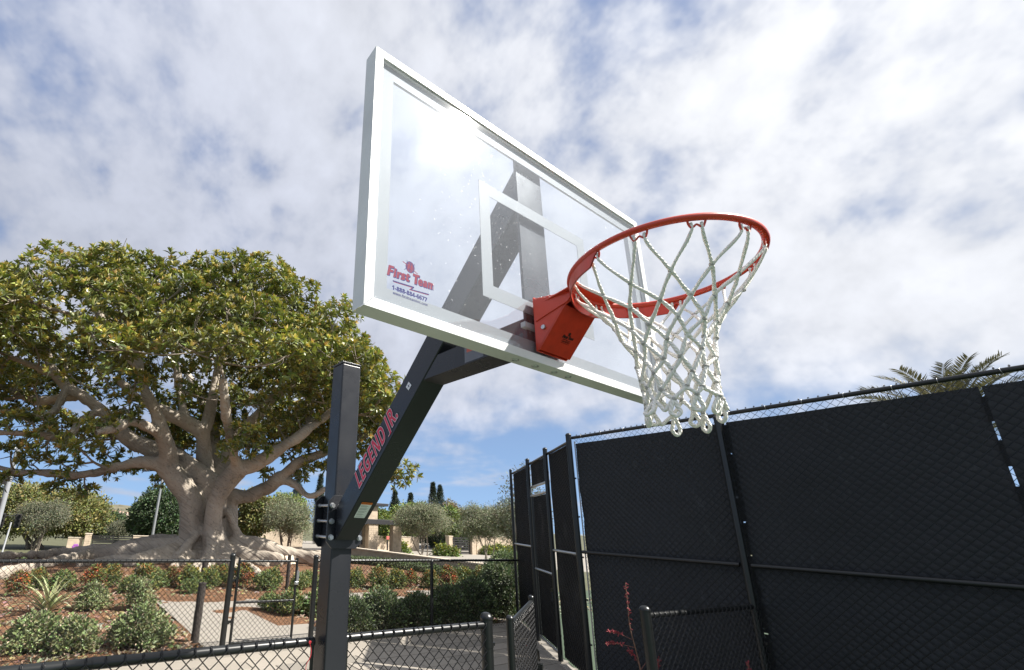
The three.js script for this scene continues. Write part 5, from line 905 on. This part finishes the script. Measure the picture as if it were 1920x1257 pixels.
// stacked-stone pillars: courses of uneven blocks
function stonePillar(parent, name, w, d, y0, y1, seed) {
  const r = rng(seed), mb = new MB(); let y = y0;
  while (y < y1 - 0.01) { const h = Math.min(y1 - y, 0.13 + r() * 0.08); for (const [sx, len, rot] of [[0, w, 0], [1, d, 1], [2, w, 2], [3, d, 3]]) { let x = -len / 2; while (x < len / 2 - 0.01) { const bw = Math.min(len / 2 - x, 0.18 + r() * 0.24), pr = r() * 0.022; const g = new THREE.BoxGeometry(bw - 0.008, h - 0.008, 0.05 + pr).translate(x + bw / 2, y + h / 2, (rot % 2 ? w : d) / 2 + pr / 2 - 0.02).rotateY(rot * Math.PI / 2); mb.geom(g); x += bw; } } y += h; }
  mb.box(w - 0.04, y1 - y0, d - 0.04, 0, (y0 + y1) / 2, 0);
  return part(name, uvMetres(mb.build()), M.wall, parent);
}
{
  const y0 = -0.52, t = thing('pavilion', 'cream stone pavilion with dark flat roofs and two pillars', 'building', [22.45, y0, -31.65]);
  stonePillar(t, 'pillar', 0.86, 0.50, 0.28, 2.36, 1).position.set(0, 0, 0);
  stonePillar(t, 'pillar', 0.86, 0.50, 0.28, 2.36, 2).position.set(-2.38, 0, 0);
  stonePillar(t, 'back_wall', 0.9, 0.40, 0.28, 2.36, 3).position.set(-1.75, 0, -1.9);
  stonePillar(t, 'back_wall', 2.4, 0.40, 0.28, 2.36, 4).position.set(-4.6, 0, -0.6);
  part('floor_slab', uvMetres(rbox(7.4, 0.28, 4.6, 0.02, -3.1, 0.14, -1.6)), M.coping, t);
  part('lower_roof', rbox(6.6, 0.38, 3.4, 0.02, -2.85, 2.56, -1.35), M.roof, t);
  part('upper_wall', uvMetres(rbox(3.6, 1.10, 2.0, 0.02, -3.65, 3.28, -1.0)), M.wall, t);
  part('upper_roof', rbox(4.6, 0.22, 3.0, 0.02, -3.30, 3.92, -1.2), M.roof, t);
  part('wall_lamp', rbox(0.10, 0.34, 0.10, 0.01, -3.1, 0.95, -0.30), M.darkmetal, t);
}
function slatGate(label, a, b, y0, y1, n) {
  const [L, ang, c] = along(a, b), t = thing('slatted_gate', label, 'gate', [c[0], y0, c[1]], ang), h = y1 - y0;
  for (const x of [-L / 2, 0, L / 2]) part('upright', boxGeo(0.09, h, 0.07, x, h / 2, 0), M.darkmetal, t);
  for (let k = 0; k < n; k++) part('slat', boxGeo(L, h / n * 0.62, 0.03, 0, h * (k + 0.5) / n, 0.03), M.darkmetal, t);
}
slatGate('dark horizontal slatted gate at the far left', [1.6, -49.0], [4.8, -49.0], -1.35, -0.12, 7);
slatGate('dark horizontal slatted gate between the right pillars', [30.35, -33.5], [32.7, -33.5], -0.45, 1.05, 7);
[[1.2, -49.0, -1.6, 0.02, 0.5, 'cream gate pillar left of the far left slatted gate'], [30.05, -33.5, -0.62, 1.12, 0.45, 'cream stone pillar left of the right slatted gate'], [33.05, -33.5, -0.62, 1.18, 0.5, 'cream stone pillar right of the right slatted gate']].forEach(([x, z, y0, y1, w, label], k) => { const t = thing('gate_pillar', label, 'pillar', [x, y0, z], 0); stonePillar(t, 'shaft', w, w, 0, y1 - y0 - 0.08, 20 + k); part('coping', rbox(w + 0.1, 0.08, w + 0.1, 0.015, 0, y1 - y0 - 0.04, 0), M.coping, t); });
[[24.3, -35.4, 'small red-topped sign post by the pavilion'], [37.0, -36.2, 'thin dark bollard in front of the right shrubs']].forEach(([x, z, label], k) => { const t = thing('garden_marker', label, 'post', [x, -0.52, z]); part('shaft', boxGeo(0.10, k ? 1.2 : 1.25, 0.10, 0, 0.6, 0), M.darkmetal, t); if (!k) part('sign_panel', rbox(0.34, 0.30, 0.03, 0.01, 0, 1.25, 0.06), std([0.5, 0.12, 0.10], 0.6), t); else part('cap', rbox(0.13, 0.05, 0.13, 0.01, 0, 1.21, 0), M.darkmetal, t); });
{
  const spots = [[34.4, -32.9, 'leftmost low yellow-green shrub by the right cream wall'], [35.3, -32.9, 'second low yellow-green shrub by the right cream wall'], [36.2, -32.9, 'third low shrub by the right cream wall, golden'], [37.1, -32.9, 'fourth low shrub by the right cream wall, golden'], [38.1, -32.9, 'rightmost low yellow-green shrub by the right cream wall'], [27.4, -31.5, 'low yellow-green shrub right of the olive trunk'], [28.2, -31.0, 'round low shrub left of the right gate pillar'], [21.4, -35.5, 'grey-green shrub between the pavilion pillars'], [24.2, -33.2, 'low green shrub right of the pavilion pillar']];
  const g0 = shrubProto(81, 0.62, 0.44, [gBright[0]], 60, M.leaf, goldTop, 3);
  spots.forEach(([x, z, label], k) => { const g = g0.clone(); g.name = numbered('border_shrub'); g.userData = {}; tag(g, label, 'shrub', 'low shrubs round the plaza'); g.position.set(x, -0.53, z); g.rotation.y = k; g.scale.setScalar(0.9 + 0.12 * (k % 3)); scene.add(g); });
}
// lamp pole, street pole and traffic signal at the far left
{
  const t = thing('lamp_pole', 'slender grey lamp pole left of the fig trunk', 'pole', [6.07, terr(6.07, -46.3), -46.3]);
  part('pole', tubeGeo([V(0, 0, 0), V(0, 9, 0)], (f) => lerp(0.13, 0.09, f), 14), M.steel, t); part('base', new THREE.CylinderGeometry(0.2, 0.22, 0.3, 14).translate(0, 0.15, 0), M.steel, t); part('lamp_head', rbox(0.9, 0.14, 0.35, 0.04, 0.35, 9.0, 0), M.steel, t);
}
{
  const t = thing('street_pole', 'thick pale grey street pole at the left edge of the picture', 'pole', [-4.45, terr(-4.45, -36.4), -36.4]);
  part('pole', tubeGeo([V(0, 0, 0), V(0, 7.2, 0)], (f) => lerp(0.17, 0.13, f), 16), std([0.27, 0.28, 0.30], 0.5), t); part('mast_arm', cyl(V(0, 6.8, 0), V(-4, 7.2, 1), 0.07, 10), std([0.42, 0.43, 0.45], 0.5), t);
  for (const y of [3.3, 4.9]) part('control_box', rbox(0.28, 0.75, 0.28, 0.03, -0.25, y, 0.12), M.darkmetal, t);
}
{
  const t = thing('traffic_signal', 'black pedestrian traffic signal on a thin pole at the far left', 'traffic signal', [-4.15, terr(-4.15, -40.9), -40.9]);
  part('pole', cyl(V(0, 0, 0), V(0.08, 2.35, 0), 0.055, 10), std([0.42, 0.43, 0.45], 0.5), t); part('cross_bar', cyl(V(-0.6, 2.75, 0), V(0.5, 2.8, 0), 0.035, 8), M.darkmetal, t);
  for (const [x, s] of [[-0.5, 0], [0.42, 1]]) { const h = part('signal_head', rbox(0.36, 0.95, 0.24, 0.03, x, 2.45, 0.05), M.darkmetal, t); for (let k = 0; k < 3; k++) part('visor', new THREE.CylinderGeometry(0.13, 0.13, 0.2, 14, 1, true, 0, Math.PI).rotateX(Math.PI / 2).translate(x, 2.75 - k * 0.3, 0.26), M.darkmetal, h); }
}
{
  const t = thing('pinwheel_sign', 'purple flower shaped garden sign on a stick at the left', 'garden sign', [-0.13, terr(-0.13, -33.7), -33.7], 0.4); part('stick', cyl(V(0, 0, 0), V(0, 0.75, 0), 0.015, 6), M.border, t);
  const mb = new MB(); for (let k = 0; k < 6; k++) mb.geom(new THREE.SphereGeometry(0.09, 10, 8).scale(1, 1, 0.25), new THREE.Matrix4().makeTranslation(Math.cos(k * 1.047) * 0.12, 0.82 + Math.sin(k * 1.047) * 0.10, 0)); part('petals', mb.build(), std([0.22, 0.06, 0.27], 0.7), t);
  const u = thing('garden_sign', 'small pale lilac sign right of the purple flower sign', 'garden sign', [0.25, terr(0.2, -33.5), -33.5], 0.4); part('stick', cyl(V(0, 0, 0), V(0, 0.6, 0), 0.015, 6), M.border, u); part('panel', rbox(0.55, 0.26, 0.03, 0.01, 0, 0.68, 0), std([0.42, 0.38, 0.50], 0.6), u);
}
// thin red twine tied to the near fence by the hoop post
{
  const t = thing('twine', 'thin red twine tied round the fence beside the hoop post', 'twine', [-0.13, 0.9, -1.42]), r = rng(17), pts = []; for (let k = 0; k < 12; k++) pts.push(V(Math.sin(k * 1.3) * 0.012, 0.30 - k * 0.028, 0.012 + (r() - 0.5) * 0.01)); part('cord', tubeGeo(smooth(pts, 3), 0.0016, 5), std([0.5, 0.03, 0.04], 0.7), t); part('knot', new THREE.TorusKnotGeometry(0.0045, 0.0014, 40, 6).translate(0, 0.31, 0.012), std([0.5, 0.03, 0.04], 0.7), t);
}
// far hillside with houses, seen low between the left trees
{
  const hillY = (x, z) => { const u = (x - 30) / 130, v = (z + 345) / 60, d = Math.hypot(u, v); return -3 + Math.max(0, 1 - d) * (1.2 - d * 0.2) * 9 + noise2(u * 6, v * 6) * 0.8; };
  const mb = new MB(), N = 40, c = [30, -345]; for (let j = 0; j <= N; j++) for (let i = 0; i <= N; i++) { const u = i / N * 2 - 1, v = j / N * 2 - 1; mb.v(c[0] + u * 130, hillY(c[0] + u * 130, c[1] + v * 60), c[1] + v * 60, 0, 1, 0, u * 130, v * 60); }
  for (let j = 0; j < N; j++) for (let i = 0; i < N; i++) { const a = j * (N + 1) + i; mb.quad(a, a + N + 1, a + N + 2, a + 1); }
  const g = mb.build(); g.computeVertexNormals(); structure('hill', g, std([0.16, 0.15, 0.10], 0.95, { map: rep(barkTex, 0.08, 0.08) }), 'low distant hillside with houses');
  const r = rng(38); const names = ['leftmost house on the distant hill', 'second pale house from the left on the distant hill', 'third house from the left on the distant hill', 'middle house of the seven on the distant hill', 'third house from the right on the distant hill', 'second house from the right on the distant hill', 'rightmost house on the distant hill'];
  names.forEach((label, k) => { const x = 17 + k * 3.6 + r() * 1.2, z = -322 + r() * 14, t = thing('hill_house', label, 'house', [x, hillY(x, z) + 0.6, z], 0.5 + r() * 0.4, 'houses on the distant hill'), w = 2.6 + r() * 1.4; part('wall', boxGeo(w, 1.5, 2.4, 0, 0, 0), std([0.55, 0.46, 0.38], 0.8), t); part('roof', new THREE.CylinderGeometry(0.01, 0.75, 0.75, 4, 1).rotateY(Math.PI / 4).scale(w * 0.95, 1, 2.4).translate(0, 1.1, 0), std([0.36, 0.22, 0.17], 0.8), t); for (const q of [-0.6, 0.5]) part('window', boxGeo(0.5, 0.5, 0.06, q, 0.05, 1.21), M.darkmetal, t); });
}
shadows(scene);
renderer.render(scene, camera);
